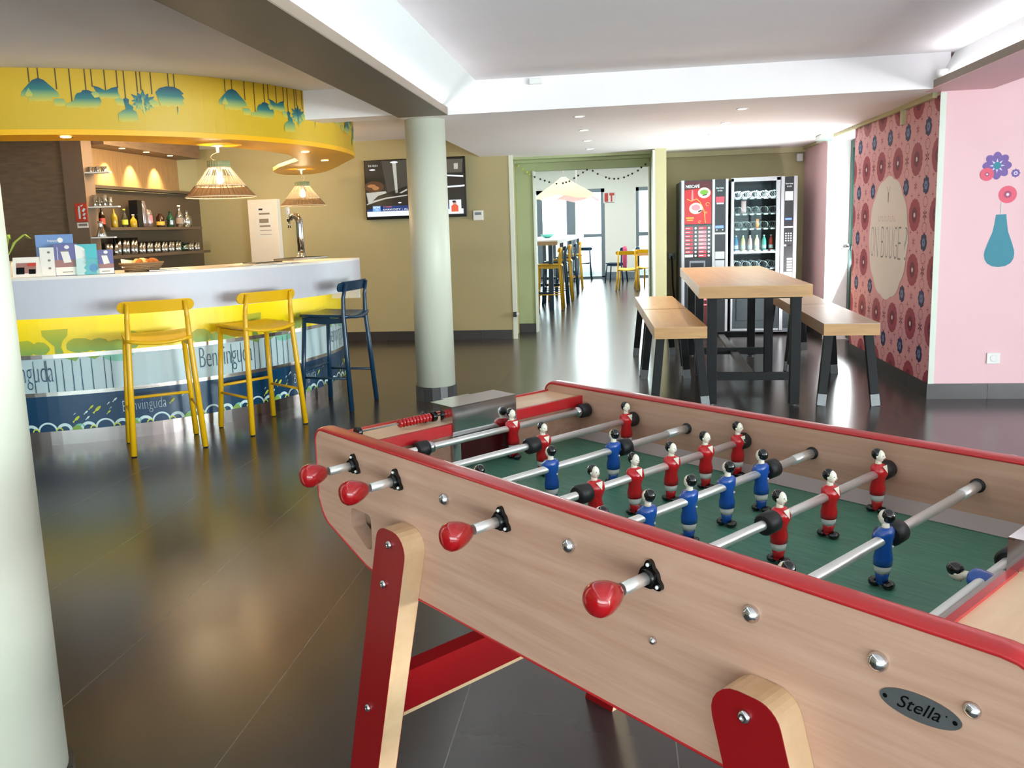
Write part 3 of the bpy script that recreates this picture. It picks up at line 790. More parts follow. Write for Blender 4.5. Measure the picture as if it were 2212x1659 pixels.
# leg plates (beech with red laminate) and cross braces
def leg_poly(mirror):
    left = -1.338; p = [(left, 0.787), (left + 0.100, 0.787), (-1.458, 0.0), (-1.560, 0.0)]
    p = rounded(p, [0.035, 0.055, 0, 0], 6)
    return [(2 * -0.9105 - a, b) for a, b in reversed(p)] if mirror else p
for mir in (False, True):
    for (ra, rb, out) in ((0.862, 0.815, -1), (1.611, 1.658, 1)):
        P = leg_poly(mir)
        m = MB('beech_end'); m.prism(P, lambda p: L3(p[0], ra, p[1]), lambda p: L3(p[0], rb, p[1]), smooth=False)
        lg = m.build('leg', ft)
        m = MB('red_laminate'); c = Vector((sum(p[0] for p in P) / len(P), sum(p[1] for p in P) / len(P)))
        m.prism(P, lambda p: L3(p[0], rb, p[1]), lambda p: L3(p[0], rb + out * 0.0015, p[1])); m.build('laminate', lg)
        m = MB('red_laminate'); m.prism(P, lambda p: L3(p[0], ra - out * 0.0012, p[1]) if p[1] < 0.63 else L3(p[0], ra + out * 0.0005, p[1]), lambda p: L3(p[0], ra + out * 0.001, p[1])); m.build('inner_laminate', lg)
        for (bt, bz) in ((-1.298, 0.759), (-1.326, 0.671), (-1.414, 0.371)):
            t = 2 * -0.9105 - bt if mir else bt
            m = MB('chrome'); m.lathe([(0.0085, 0), (0.0085, 0.003), (0.0065, 0.006), (0.003, 0.007), (0.0028, 0.005), (0.0001, 0.005)], 14, L3(t, rb + out * 0.001, bz), (0, out, 0)); m.build('bolt', lg)
    f = (lambda t: 2 * -0.9105 - t) if mir else (lambda t: t)
    pr = [(-1.372, 0.44), (-1.402, 0.448), (-1.437, 0.338), (-1.407, 0.329)]
    m = MB('red_laminate'); m.prism([(f(a), b) for a, b in pr], lambda p: L3(p[0], 0.8621, p[1]), lambda p: L3(p[0], 1.6109, p[1])); bc = m.build('brace', ft)
    pr = [(-1.407, 0.3295), (-1.437, 0.3385), (-1.4405, 0.3275), (-1.4105, 0.3185)]
    m = MB('beech_end'); m.prism([(f(a), b) for a, b in pr], lambda p: L3(p[0], 0.8622, p[1]), lambda p: L3(p[0], 1.6108, p[1])); m.build('brace_edge', bc)

# oval maker's plate, bolts and screws on the near board
m = MB('worn_steel'); P = circ(-0.343, 0.830, 0.0425, 36, 0.0155)
m.prism(P, lambda p: L3(p[0], R0 - 0.0015, p[1]), lambda p: L3(p[0], R0, p[1])); pl = m.build('maker_plate', ft)
m = MB('gloss_black'); m.flat(text_polys('Stella', fit_w=0.045, fit_h=0.015, o=(-0.366, 0.8235), shear=0.4), lambda p: L3(p[0], R0 - 0.0022, p[1]))
for t in (-0.379, -0.307): m.flat([circ(t, 0.830, 0.0026, 10)], lambda p: L3(p[0], R0 - 0.0022, p[1]))
m.flat([circ(-0.3155, 0.8335, 0.001, 8)], lambda p: L3(p[0], R0 - 0.0022, p[1]))
m.build('lettering', pl)
for (t, z, r) in ((-0.292, 0.851, 0.0085), (-0.701, 0.772, 0.006), (-1.158, 0.779, 0.005)):
    m = MB('chrome'); m.lathe([(r, 0), (r, 0.003), (r * 0.7, 0.006), (0.0001, 0.0075)], 14, L3(t, R0, z), (0, -1, 0)); m.build('bolt', ft)
# ------------------------------------------------------------------ bar stools, chairs
def seat_thing(name, label, cat, loc, rz, paint, hs, hb, w=0.43, dpt=0.42, rung=True, group=None):
    # origin on the floor; the back is on the -y side; hs seat height, hb top of back
    t = thing(name, label, cat, loc, rz, group)
    wt, dt = w * 0.42, dpt * 0.40
    # dished seat
    nx, ny = 10, 8; top = []; bot = []
    for j in range(ny + 1):
        for i in range(nx + 1):
            u = -1 + 2 * i / nx; v = -1 + 2 * j / ny
            x = u * (w * 0.46) * (1 - 0.05 * (v < 0) * v * v); y = v * dpt * 0.47
            if v < -0.4: y += (1 - u * u) * (-0.02)
            z = hs - 0.022 * (1 - u * u) * (0.35 + 0.65 * (1 - v) / 2) + 0.004 * v
            top.append((x, y, z)); bot.append((x, y, z - 0.020))
    fs = []; n1 = nx + 1; o = len(top)
    for j in range(ny):
        for i in range(nx):
            a = j * n1 + i; fs.append((a, a + 1, a + n1 + 1, a + n1)); fs.append((o + a, o + a + n1, o + a + n1 + 1, o + a + 1))
    for i in range(nx): fs.append((i, o + i, o + i + 1, i + 1)); a = ny * n1 + i; fs.append((a, a + 1, o + a + 1, o + a))
    for j in range(ny): a = j * n1; fs.append((a, a + n1, o + a + n1, o + a)); a += nx; fs.append((a, o + a, o + a + n1, a + n1))
    m = MB(paint); m.add(top + bot, fs, None, True); m.build('seat', t)
    m = MB(paint)
    for s in (-1, 1): m.add([(s * (wt + .004), -dt, hs - .030), (s * (wt + .004), dt + .01, hs - .026), (s * (wt + .004), dt + .01, hs - .060), (s * (wt + .004), 0, hs - .075), (s * (wt + .004), -dt, hs - .065),
                             (s * (wt - .014), -dt, hs - .030), (s * (wt - .014), dt + .01, hs - .026), (s * (wt - .014), dt + .01, hs - .060), (s * (wt - .014), 0, hs - .075), (s * (wt - .014), -dt, hs - .065)],
                            [(0, 1, 2, 3, 4), (9, 8, 7, 6, 5), (0, 5, 6, 1), (1, 6, 7, 2), (2, 7, 8, 3), (3, 8, 9, 4), (4, 9, 5, 0)])
    m.bar((-wt, dt, hs - .045), (wt, dt, hs - .045), 0.016, 0.04); m.build('seat_frame', t)
    r0, r1 = (0.0195, 0.0165)
    for s in (-1, 1):
        m = MB(paint); m.cyl((s * w * .5, dpt * .5, 0.006), (s * wt, dt, hs - .022), r0, r1, 14); m.cyl((s * w * .5, dpt * .5, 0), (s * w * .5, dpt * .5, 0.012), r0 * .8, n=12, mat='rubber_black'); m.build('leg', t)
        m = MB(paint); k = hs / hb
        pts = [(s * w * .5, -dpt * .5, 0.006), (s * (w * .5 * .35 + wt * .65), -(dpt * .5 * .35 + dt * .65), hs * .65), (s * wt, -dt, hs - .01), (s * (wt - .004), -dt - .004, hs + (hb - hs) * .5), (s * (wt - .012), -dt - .028, hb - .012)]
        m.tube(pts, [r0, .0185, .0175, .0155, .012], 12); m.cyl((s * w * .5, -dpt * .5, 0), (s * w * .5, -dpt * .5, 0.012), r0 * .8, n=12, mat='rubber_black'); m.build('leg', t)
    # curved backrest slat with round ends, in front of the rear posts
    h = 0.075; nx = 28; vs = []; sec = 10
    W2 = w * 0.5 + 0.012
    prof = []
    for i in range(nx + 1):
        u = -math.cos(PI * i / nx); x = u * W2
        d = W2 - abs(x); e = h / 2; hh = e if d > e else math.sqrt(max(1e-6, e * e - (e - d) ** 2))
        yb = -dt - .008 - 0.040 * (1 - u * u) * 0.8 + 0.012
        prof.append((x, yb, hh))
    for (x, yb, hh) in prof:
        for (dy, dz) in ((0.0, hh), (0.0, -hh), (0.013, -hh), (0.013, hh)): vs.append((x, yb + dy - 0.018 * (dz / h), hb - h / 2 + dz))
    fs = []
    for i in range(nx):
        for k in range(4): fs.append((i * 4 + k, i * 4 + (k + 1) % 4, (i + 1) * 4 + (k + 1) % 4, (i + 1) * 4 + k))
    fs += [(0, 3, 2, 1), (nx * 4, nx * 4 + 1, nx * 4 + 2, nx * 4 + 3)]
    m = MB(paint); m.add(vs, fs); m.build('backrest', t, bevel=0.003)
    if rung:
        def L(z, s, q): f = z / hs; return (s * (w * .5 * (1 - f) + wt * f), q * (dpt * .5 * (1 - f) + dt * f), z)
        m = MB(paint); a, b = L(0.305, -1, 1), L(0.305, 1, 1); m.cyl(a, b, 0.0105, n=10); m.build('foot_rung', t)
        for s in (-1, 1): m = MB(paint); m.cyl(L(0.255, s, -1), L(0.255, s, 1), 0.0095, n=10); m.build('side_rung', t)
    return t
seat_thing('bar_stool', 'yellow bar stool nearest us at the left end of the bar', 'bar stool', (-2.966, 4.980, 0), math.radians(35.5), 'yellow_paint', 0.74, 0.972, group='stools along the bar')
seat_thing('bar_stool', 'yellow bar stool beside the dark blue one at the bar', 'bar stool', (-2.531, 5.528, 0), math.radians(55.5), 'yellow_paint', 0.74, 0.972, group='stools along the bar')
seat_thing('bar_stool', 'dark blue bar stool at the right end of the bar', 'bar stool', (-2.190, 6.225, 0), math.radians(83), 'blue_paint', 0.74, 0.985, w=0.47, dpt=0.41, group='stools along the bar')

# ------------------------------------------------------------------ high table and benches
t = thing('high_table', 'long thick oak topped table on black steel legs in front of the vending machines', 'table', (0.983, 7.39, 0), math.radians(90 - 1.15))
# local x runs along the table (towards the far end), local y to the left
m = MB('oak_block'); m.box(-1.29, 1.29, -0.388, 0.388, 0.878, 0.882, 'oak_block'); m.box(-1.29, 1.29, -0.388, 0.388, 0.797, 0.878, 'oak_edge'); m.build('table_top', t)
m = MB('black_metal')
for xx in (-1.21, 0.02, 1.11):
    for yy in (-0.29, 0.29):
        q = MB('black_metal'); q.box(xx - 0.03, xx + 0.03, yy - 0.035, yy + 0.035, 0.012, 0.797); lg = q.build('leg', t, bevel=0.003)
        q = MB('worn_steel'); q.cyl((xx, yy, 0), (xx, yy, 0.014), 0.022); q.build('foot', lg)
    q = MB('black_metal'); q.box(xx - 0.02, xx + 0.02, -0.256, 0.256, 0.19, 0.245); q.build('cross_rail', t)
    q = MB('black_metal'); q.box(xx - 0.025, xx + 0.025, -0.33, 0.33, 0.785, 0.797); q.build('top_rail', t)
q = MB('worn_steel'); q.box(-1.19, 1.09, -0.03, 0.03, 0.19, 0.222); q.build('foot_rail', t)

def bench(label, x, y, ln, rz, mat, dx=0.0):
    t = thing('bench', label, 'bench', (x, y, 0), math.radians(90 + rz), group='oak benches beside the high table')
    w = 0.187; m = MB(mat); m.box(-ln / 2, ln / 2, -w, w, 0.596, 0.600, mat); m.box(-ln / 2, ln / 2, -w, w, 0.515, 0.596, 'oak_edge'); m.build('seat', t)
    for sx in (-1, 1):
        for sy in (-1, 1):
            a = (sx * (ln / 2 - 0.10), sy * 0.135, 0.514); b = (sx * (ln / 2 - 0.055), sy * 0.185, 0.0)
            A, B = Vector(a), Vector(b); q = MB('black_metal'); mid = B + (A - B) * 0.16
            q.bar(A, mid, 0.06, 0.045, 'black_metal', up=(1, 0, 0)); lg = q.build('leg', t, bevel=0.002)
            q = MB('worn_steel'); q.bar(mid, B, 0.06, 0.045, 'worn_steel', up=(1, 0, 0)); q.build('worn_foot', lg)
    return t
bench('thick oak bench on the left of the high table, nearer one', 0.416, 6.70, 1.275, 1.9, 'oak_bench')
bench('thick oak bench on the left of the high table, further one by the doorway', 0.372, 8.01, 1.275, 1.9, 'oak_bench')
bench('thick oak bench on the right of the high table, nearer one beside the mural', 1.640, 6.83, 1.42, -1.6, 'oak_cool')
bench('thick oak bench on the right of the high table, further one by the glazed door', 1.680, 8.24, 1.36, -1.6, 'oak_cool')
# ------------------------------------------------------------------ round bar counter
def cy(r, off=0.0):
    return lambda p: (BC[0] + (r + off) * math.cos(math.radians(p[0])), BC[1] + (r + off) * math.sin(math.radians(p[0])), p[1])
def ring(m, r0, r1, z0, z1, a0, a1, mat=None, step=2.0):
    n = max(2, round((a1 - a0) / step)); vs = []
    for i in range(n + 1):
        a = a0 + (a1 - a0) * i / n
        for (r, z) in ((r0, z0), (r1, z0), (r1, z1), (r0, z1)): vs.append(cy(r)((a, z)))
    fs = []
    for i in range(n):
        for k in range(4): fs.append((i * 4 + k, i * 4 + (k + 1) % 4, (i + 1) * 4 + (k + 1) % 4, (i + 1) * 4 + k))
    m.add(vs, fs + [(0, 3, 2, 1), (n * 4, n * 4 + 1, n * 4 + 2, n * 4 + 3)], mat)
A0, A1, RB = -128.0, 9.0, 2.0
bar = thing('bar_counter', 'round bar counter with white top band and printed yellow, pale and navy front', 'bar counter', (BC[0], BC[1], 0))
def bpart(m, name, parent=bar):
    for i, v in enumerate(m.v): m.v[i] = Vector((v.x - BC[0], v.y - BC[1], v.z))
    return m.build(name, parent)
m = MB('counter_white'); ring(m, 2.20, 2.25, 0.875, 1.118, A0, -0.5); bpart(m, 'fascia')
m = MB('counter_top'); ring(m, 1.55, 2.25, 1.118, 1.136, A0, -0.5); bpart(m, 'worktop')
m = MB('counter_top'); ring(m, 1.56, 2.24, 0.80, 1.117, -1.4, -0.5); bpart(m, 'end_panel')
m = MB('panel_wood'); ring(m, 1.90, RB - 0.006, 0.0, 1.117, A0, A1); bpart(m, 'carcass')
m = MB('panel_yellow'); ring(m, RB - 0.005, RB, 0.615, 0.90, A0, A1); py_ = bpart(m, 'yellow_panel')
m = MB('panel_pale'); ring(m, RB - 0.005, RB, 0.360, 0.587, A0, A1); pp_ = bpart(m, 'pale_panel')
m = MB('panel_navy'); ring(m, RB - 0.005, RB, 0.095, 0.334, A0, A1); pn_ = bpart(m, 'navy_panel')
for (z0, z1) in ((0.587, 0.615), (0.334, 0.360)):
    m = MB('steel'); ring(m, RB - 0.005, RB + 0.004, z0, z1, A0, A1); bpart(m, 'steel_band')
m = MB('brushed'); ring(m, RB - 0.005, RB + 0.005, 0.0, 0.095, A0, A1); bpart(m, 'kick_plate')
m = MB('led_yellow'); ring(m, 2.06, 2.075, 0.905, 0.912, -118, -4); bpart(m, 'light_strip')
m = MB('counter_white'); ring(m, 2.0, 2.20, 0.912, 0.925, A0, -0.5); bpart(m, 'light_shelf')
bf = cy(RB, 0.0035); bf2 = cy(RB, 0.0050); bf3 = cy(RB, 0.0064); ST = 0.8
def onbar(polys, mat, m, fn=None, fade=None): m.flat(polys, fn or bf, mat, step=ST, fade=fade)
SX = 180 / (PI * RB)          # degrees per metre along the front
def dx(a, w): return a + w * SX
# tree silhouettes in greens, fading into each other
def blob(a, z, w, h, n=22, jag=0.10):
    random.seed(int(a * 10) + 991); return [(a + w * SX * math.cos(2 * PI * k / n) * (1 + random.uniform(-jag, jag)), z + h * math.sin(2 * PI * k / n) * (1 + random.uniform(-jag, jag))) for k in range(n)]
def clipz(poly, z0, z1): return [(p[0], min(z1, max(z0, p[1]))) for p in poly]
for base_a in (-106.6, -68.6, -30.6):
    a = base_a; m = MB('tree_print')
    cup = [(a - .09 * SX, .778), (a + .07 * SX, .780), (a + .062 * SX, .735), (a + .03 * SX, .700), (a + .018 * SX, .66), (a + .03 * SX, .617), (a - .02 * SX, .617), (a - .018 * SX, .665), (a - .06 * SX, .71), (a - .088 * SX, .74)]
    for poly in (clipz(blob(a - 6, .66, .07, .055), .616, .9), clipz(blob(a - 3.1, .655, .055, .045), .616, .9), clipz(blob(a + 3.9, .665, .085, .05), .616, .9), clipz(blob(a + 7.0, .66, .07, .045), .616, .9), clipz(blob(a + 10.1, .645, .095, .040), .616, .9),
                 clipz(blob(a + 13, .68, .05, .06), .616, .9), clipz(blob(a + 26, .66, .07, .05), .616, .9), clipz(blob(a + 29.5, .64, .06, .035), .616, .9)):
        onbar([poly], None, m, bf, (0.6, 0.74))
    onbar([cup], None, m, bf2, (0.6, 0.80)); bpart(m, 'tree_print', py_)
m = MB('print_sea')
for a in (-96, -58.3, -22.5, 4):
    onbar([clipz(blob(a, .585, .095, .045, jag=.04), .50, .586)], None, m)
    onbar([[(a - 9.5, .586), (a - 7.5, .56), (a - 6.8, .586)], [(a - 5.5, .586), (a - 4.2, .565), (a - 3.0, .586)]], 'print_leaf', m)
m.use('line_teal')
for a in [-111.3, -109, -107.5, -106.2, -104.5, -103, -101, -98.9, -97.7] + [-73.3, -71, -69.5, -68.2, -66.5, -65, -63.1, -60.9, -59.7] + [-38.6, -36.4, -34.2, -32.4, -31, -29.8, -28.2, -26.6, -25.0, -23.2, -21.8, -19.9] + [-4.5, -2.5, -.5, 1.4, 3.2, 5.2]:
    onbar([[(a - .08, .362), (a + .08, .362), (a + .06, .575), (a - .06, .575)]], None, m, bf2)
bpart(m, 'trunk_print', pp_)
for a in (-81.5, -43.2, -5.2):
    m = MB('line_teal'); onbar(text_polys('Benvinguda', fit_w=11.6, fit_h=0.19, o=(a, 0.385), bold=-0.018), None, m, bf3); bpart(m, 'lettering', pp_)
for a in (-96.5, -58.4, -20.5): m = MB('print_white'); onbar(text_polys('Benvinguda', fit_w=8.0, fit_h=0.098, o=(a, 0.165), bold=-0.026), None, m, bf2); bpart(m, 'lettering', pn_)
m = MB('print_lime')
def fish(a, z, s, mat):
    P = [(-1, -.35), (-.55, -.12), (.1, -.30), (.75, -.12), (1, .12), (.6, .34), (0, .30), (-.5, .05), (-1, .05)]; c, q = math.cos(.62), math.sin(.62)
    onbar([[(a + (x * c - y * q) * s * SX, z + (x * q + y * c) * s) for x, y in P]], mat, m, bf2)
random.seed(5)
for b0 in (-106.6, -68.6, -30.6, -1.0):
    for (da, z, s, mt) in ((1.8, .168, .030, 'print_lime'), (5.6, .222, .034, 'print_lime'), (3.8, .170, .018, 'print_white'), (3.6, .208, .018, 'print_white'), (4.6, .240, .022, 'print_lime'), (7.6, .197, .018, 'print_lime'), (8.9, .278, .020, 'print_white'), (7.7, .258, .012, 'print_white'), (8.0, .225, .012, 'print_sea'), (1.6, .205, .010, 'print_white'), (19.3, .226, .026, 'print_lime'), (21.5, .262, .016, 'print_white')):
        if b0 + da < 8: fish(b0 + da, z, s, mt)
bpart(m, 'fish_print', pn_); m = MB('print_white')
# wave scallops along the bottom
def half(a, r, z=.096, n=14): return [(a + r * SX * math.cos(PI * k / n), z + r * math.sin(PI * k / n)) for k in range(n + 1)]
a = -126; i = 0
while a < 6:
    for (da, r, mt, f) in ((0, .050, 'print_white', bf), (0, .030, 'panel_navy', bf2), (3.0, .062, 'print_white', bf), (3.0, .050, 'panel_navy', bf2), (6.0, .050, 'print_white', bf), (6.0, .030, 'panel_navy', bf2), (0.9, .022, 'print_lime', cy(RB, .0057)), (0.9, .014, 'panel_navy', bf3), (5.1, .022, 'print_lime', cy(RB, .0057)), (5.1, .014, 'panel_navy', bf3), (8.7, .040, 'print_sea', bf), (8.2, .030, 'print_leaf', bf2)):
        if a + da < 7: onbar([half(a + da, r)], mt, m, f)
    a += 10.2
bpart(m, 'wave_print', pn_)

# ------------------------------------------------------------------ yellow canopy over the bar
can = thing('bar_canopy', 'curved yellow canopy over the bar printed with blue green hanging lamp silhouettes', 'canopy', (BC[0], BC[1], 2.015))
outer = [cy(2.15)((a, 0))[:2] for a in [-128 + 2 * k for k in range(73)]]   # to +16 deg
inner_r = [(-128, 1.82), (-100, 1.83), (-80, 1.83), (-62, 1.81), (-52, 1.79), (-44, 1.72), (-36, 1.68), (-25, 1.68), (-12, 1.67), (2, 1.66), (14, 1.63)]
inner = [cy(r)((a, 0))[:2] for a, r in inner_r]
tail_out = [(-2.52, 7.78), (-2.66, 8.05), (-2.85, 8.42), (-3.08, 8.82), (-3.22, 9.05), (-3.42, 9.25), (-3.62, 9.28)]
tail_in = [(-3.72, 9.15), (-3.70, 8.88), (-3.58, 8.52), (-3.36, 8.14), (-3.06, 7.72), (-2.90, 7.5)]
poly = outer + tail_out + tail_in + list(reversed(inner))
ox, oy = BC
fn = lambda z: (lambda p: (p[0] - ox, p[1] - oy, z - 2.015))
m = MB('canopy_lit_under'); m.prism(poly, fn(2.015), fn(2.05)); m.build('canopy_slab', can)
band = outer + [(-2.52, 7.78), (-2.66, 8.05), (-2.85, 8.42)]
back = [(-2.87, 8.41), (-2.68, 8.04), (-2.545, 7.77)] + [cy(2.125)((a, 0))[:2] for a in [16 - 2 * k for k in range(73)]]
m = MB('canopy_yellow'); m.prism(band + back, fn(2.0505), fn(2.419)); m.build('canopy_fascia', can)
def cpart(m, name, parent=can):
    for i, v in enumerate(m.v): m.v[i] = Vector((v.x - BC[0], v.y - BC[1], v.z - 2.015))
    return m.build(name, parent)
cf = cy(2.15, .003); cf2 = cy(2.15, .0045); cf0 = cy(2.15, .0018)
for b0 in (-97.9, -66.0, -34.1, -2.2):
    m = MB('canopy_print')
    def S(P, fn=cf, pale=False):
        P = [(b0 + x, z) for x, z in P]
        P = [p for p in P]
        if max(p[0] for p in P) > 15.5: return
        zz = [p[1] for p in P]; m.flat([P], fn, 'canopy_print_pale' if pale else 'canopy_print', step=1.0, fade=(min(zz), max(zz)))
    def line(x, z):
        if b0 + x < 15.5: m.flat([[(b0 + x - .10, z), (b0 + x + .10, z), (b0 + x + .10, 2.418), (b0 + x - .10, 2.418)]], cf0, 'string_brown', step=5)
    for x, z in ((-1.4, 2.33), (0, 2.35), (2.6, 2.29), (4.7, 2.20), (7.0, 2.28), (8.0, 2.31), (10.0, 2.29), (11.9, 2.31), (13.0, 2.24), (15.0, 2.29), (15.6, 2.30), (17.3, 2.28), (20.2, 2.33), (21.2, 2.33)): line(x, z)
    # mushroom lamp
    S([(-2.9, 2.252), (-2.7, 2.275), (-1.7, 2.315), (-.9, 2.345), (0, 2.357), (.8, 2.345), (1.6, 2.315), (2.7, 2.275), (2.95, 2.250), (2.7, 2.243), (1.8, 2.243), (1.75, 2.215), (1.2, 2.222), (.6, 2.214), (0, 2.218), (-.6, 2.212), (-1.1, 2.222), (-1.75, 2.212), (-1.8, 2.245), (-2.7, 2.244)])
    S([(-2.2, 2.255), (-1.6, 2.30), (-1.0, 2.255), (-1.3, 2.245), (-1.6, 2.25), (-1.9, 2.244)], cf2, True)
    S([(1.9, 2.22), (2.2, 2.235), (3.4, 2.235), (3.8, 2.215), (3.6, 2.19), (2.1, 2.188)], cf0, True)
    # cloud lamp
    S([(3.7, 2.205), (4.5, 2.215), (5.0, 2.225), (5.3, 2.255), (5.6, 2.27), (6.2, 2.275), (6.5, 2.289), (7.3, 2.29), (7.9, 2.28), (8.2, 2.262), (8.9, 2.25), (9.2, 2.225), (8.9, 2.195), (8.3, 2.178), (7.4, 2.184), (6.3, 2.176), (5.2, 2.182), (4.2, 2.178), (3.7, 2.185)])
    S([(7.7, 2.27), (8.1, 2.283), (8.6, 2.28), (9.0, 2.265), (8.8, 2.248), (8.2, 2.244)], cf2, True)
    # swallow-tail lamp
    S([(8.1, 2.318), (9.0, 2.310), (10.0, 2.290), (10.9, 2.308), (11.9, 2.318), (11.9, 2.28), (12.2, 2.262), (11.9, 2.245), (11.0, 2.24), (10.2, 2.247), (9.2, 2.238), (8.7, 2.262)])
    S([(11.2, 2.245), (12.0, 2.25), (13.0, 2.235), (12.8, 2.20), (11.6, 2.205)], cf0, True)
    # bell lamp
    S([(13.0, 2.252), (13.5, 2.24), (13.4, 2.215), (14.1, 2.195), (14.0, 2.178), (14.5, 2.165), (14.9, 2.100), (14.3, 2.108), (13.7, 2.098), (13.0, 2.104), (12.3, 2.096), (11.6, 2.104), (11.6, 2.15), (12.4, 2.172), (12.9, 2.18), (12.7, 2.215), (12.6, 2.24)], cf2)
    # palm lamp: a burst of pointed leaves
    cx_, cz_ = 15.7, 2.225
    for k in range(12):
        an = math.radians(-75 + k * 30 * .95 - 10); L_ = (.085, .07)[k % 2]; w_ = .20
        p1 = (cx_ + SX / 1.075 * L_ * math.cos(an), cz_ + L_ * math.sin(an)); 
        q1 = (cx_ + SX * .042 * math.cos(an - .38), cz_ + .042 * math.sin(an - .38)); q2 = (cx_ + SX * .042 * math.cos(an + .38), cz_ + .042 * math.sin(an + .38))
        S([(cx_, cz_), q1, p1, q2])
    S(circ(cx_, cz_, 1.25, 14, .045))
    S([(16.6, 2.235), (17.4, 2.25), (18.4, 2.225), (18.3, 2.205), (17.2, 2.20)], cf2, True)
    # round pot lamp
    S([(17.9, 2.295), (18.6, 2.322), (19.8, 2.336), (21.0, 2.336), (22.0, 2.322), (22.7, 2.295), (22.3, 2.288), (22.8, 2.262), (22.4, 2.256), (22.6, 2.232), (22.2, 2.215), (21.6, 2.222), (21.0, 2.205), (20.4, 2.214), (19.8, 2.204), (19.3, 2.214), (18.7, 2.208), (18.3, 2.24), (18.1, 2.27)])
    S([(21.35, 2.21), (21.5, 2.21), (21.5, 2.155), (21.35, 2.155)])
    cpart(m, 'lamp_print')
for (x, y, lab) in ((-3.478, 5.01, 'left one above the brochures'), (-2.52, 6.68, 'middle one over the bar end'), (-2.665, 7.55, 'rearmost one where the canopy turns back')):
    t = thing('canopy_spot', 'small recessed spotlight in the yellow canopy underside, ' + lab, 'spotlight', (x, y, 2.012), group='spotlights in the yellow canopy')
    MB('chrome').lathe([(0.045, 0.0), (0.045, 0.003), (0.032, 0.003)], 20, (0, 0, -0.003), caps=False).build('trim_ring', t)
    m = MB('spot_warm'); m.flat([circ(0, 0, 0.033, 18)], lambda p: (p[0], p[1], -0.001)); m.build('diffuser', t)

# ------------------------------------------------------------------ woven pendant lamps
def pendant(label, x, y, k, zb, cord, top_z):
    t = thing('pendant_lamp', label, 'pendant lamp', (x, y, zb), group='woven pendant lamps over the bar')
    H = 0.285 * k; rb, rm, rt, rc = 0.275 * k, 0.197 * k, 0.090 * k, 0.086 * k; zm, zt = 0.088 * k, 0.232 * k
    def cone(m, ra, za, rb_, zb_, n, mat, r=0.0016):
        for i in range(n):
            a = 2 * PI * i / n; a2 = a + (0.05 if i % 3 == 0 else -0.03)
            m.cyl((ra * math.cos(a), ra * math.sin(a), za), (rb_ * math.cos(a2), rb_ * math.sin(a2), zb_), r, n=5, mat=mat, caps=False)
    m = MB('basket_rib'); cone(m, rm, zm, rt, zt, 44, 'basket_rib', .0021 * k); cone(m, rb, 0, rm, zm, 44, 'wicker', .0022 * k)
    for rr, zz, w in ((rb, 0.0, .0045), (rm, zm, .006), (rt, zt, .004)): m.tube([(rr * math.cos(2 * PI * i / 40), rr * math.sin(2 * PI * i / 40), zz) for i in range(40)], w * k, 6, closed=True)
    m.build('lamp_shade', t)
    m = MB('shade_cloth'); r2, z2 = rm + (rt - rm) * .52, zm + (zt - zm) * .52
    m.lathe([(rm * .985, zm), (r2 * .985, z2)], 44, caps=False); sh = m.build('shade_band', t)
    m = MB('shade_brown'); m.lathe([(rb * .985, .002), (rm * .985, zm - .004)], 44, caps=False); m.build('lower_band', t)
    m = MB('collar_green'); m.lathe([(rc, zt + .002), (rc, H), (rc - .004, H), (rc - .004, zt + .002)], 30, caps=False)
    for i in range(26):
        a = 2 * PI * i / 26; m.cyl((rc * math.cos(a), rc * math.sin(a), zt), (rc * math.cos(a), rc * math.sin(a), H), .003, n=5)
    m.build('collar', t)
    m = MB('bulb'); m.lathe([(.0001, -.045), (.018, -.040), (.029, -.018), (.027, .004), (.014, .030), (.012, .040)], 16, (0, 0, zm + .065 * k)); b = m.build('bulb', t)
    m = MB('plastic_white'); m.cyl((0, 0, zm + .105 * k), (0, 0, zm + .105 * k + .05), .017); m.cyl((-rc, 0, H - .01), (rc, 0, H - .01), .0025, n=6); m.build('socket', t)
    m = MB('basket_rib'); m.tube([(0, 0, zm + .105 * k + .05), (0, 0, H)] + cord, .0028, 6); m.build('cord', t)
    m = MB('plastic_white'); m.lathe([(.045, 0), (.045, -.006), (.012, -.012), (.010, -.05), (.0001, -.052)], 16, (cord[-1][0], cord[-1][1], top_z - zb)); m.build('ceiling_rose', t)
    return t
def sheer(name, col, tr):
    m, nt, b = base(name)
    out = nt.nodes['Material Output']
    b.inputs['Base Color'].default_value = lin(col); b.inputs['Roughness'].default_value = 0.8
    tl = nt.nodes.new('ShaderNodeBsdfTranslucent'); tl.inputs[0].default_value = lin(col)
    tp = nt.nodes.new('ShaderNodeBsdfTransparent')
    a = nt.nodes.new('ShaderNodeMixShader'); a.inputs[0].default_value = 0.6
    nt.links.new(b.outputs[0], a.inputs[1]); nt.links.new(tl.outputs[0], a.inputs[2])
    c = nt.nodes.new('ShaderNodeMixShader'); c.inputs[0].default_value = tr
    nt.links.new(a.outputs[0], c.inputs[1]); nt.links.new(tp.outputs[0], c.inputs[2]); nt.links.new(c.outputs[0], out.inputs[0])
sheer('shade_cloth', '#dcc2a8', 0.55); sheer('shade_brown', '#a87e58', 0.5)
sheer('sheer_yellow', '#f1e9c2', 0.2); sheer('sheer_white', '#f6f2ea', 0.2); sheer('sheer_pink', '#f6c8cc', 0.2)
zb = 1.640
pendant('larger looking woven pendant lamp with a cream band hanging nearest us over the bar', -2.915, 5.94, .92, zb,
        [(-.045, 0, .275), (-.062, .0, .292), (-.045, 0, .312), (-.0, 0, .328)], 2.0145)
pendant('woven pendant lamp further back over the bar above the beer tap', -3.245, 8.45, 0.86, zb,
        [(.022, 0, .265), (.03, 0, .288), (.0, 0, .326)], 2.0145)

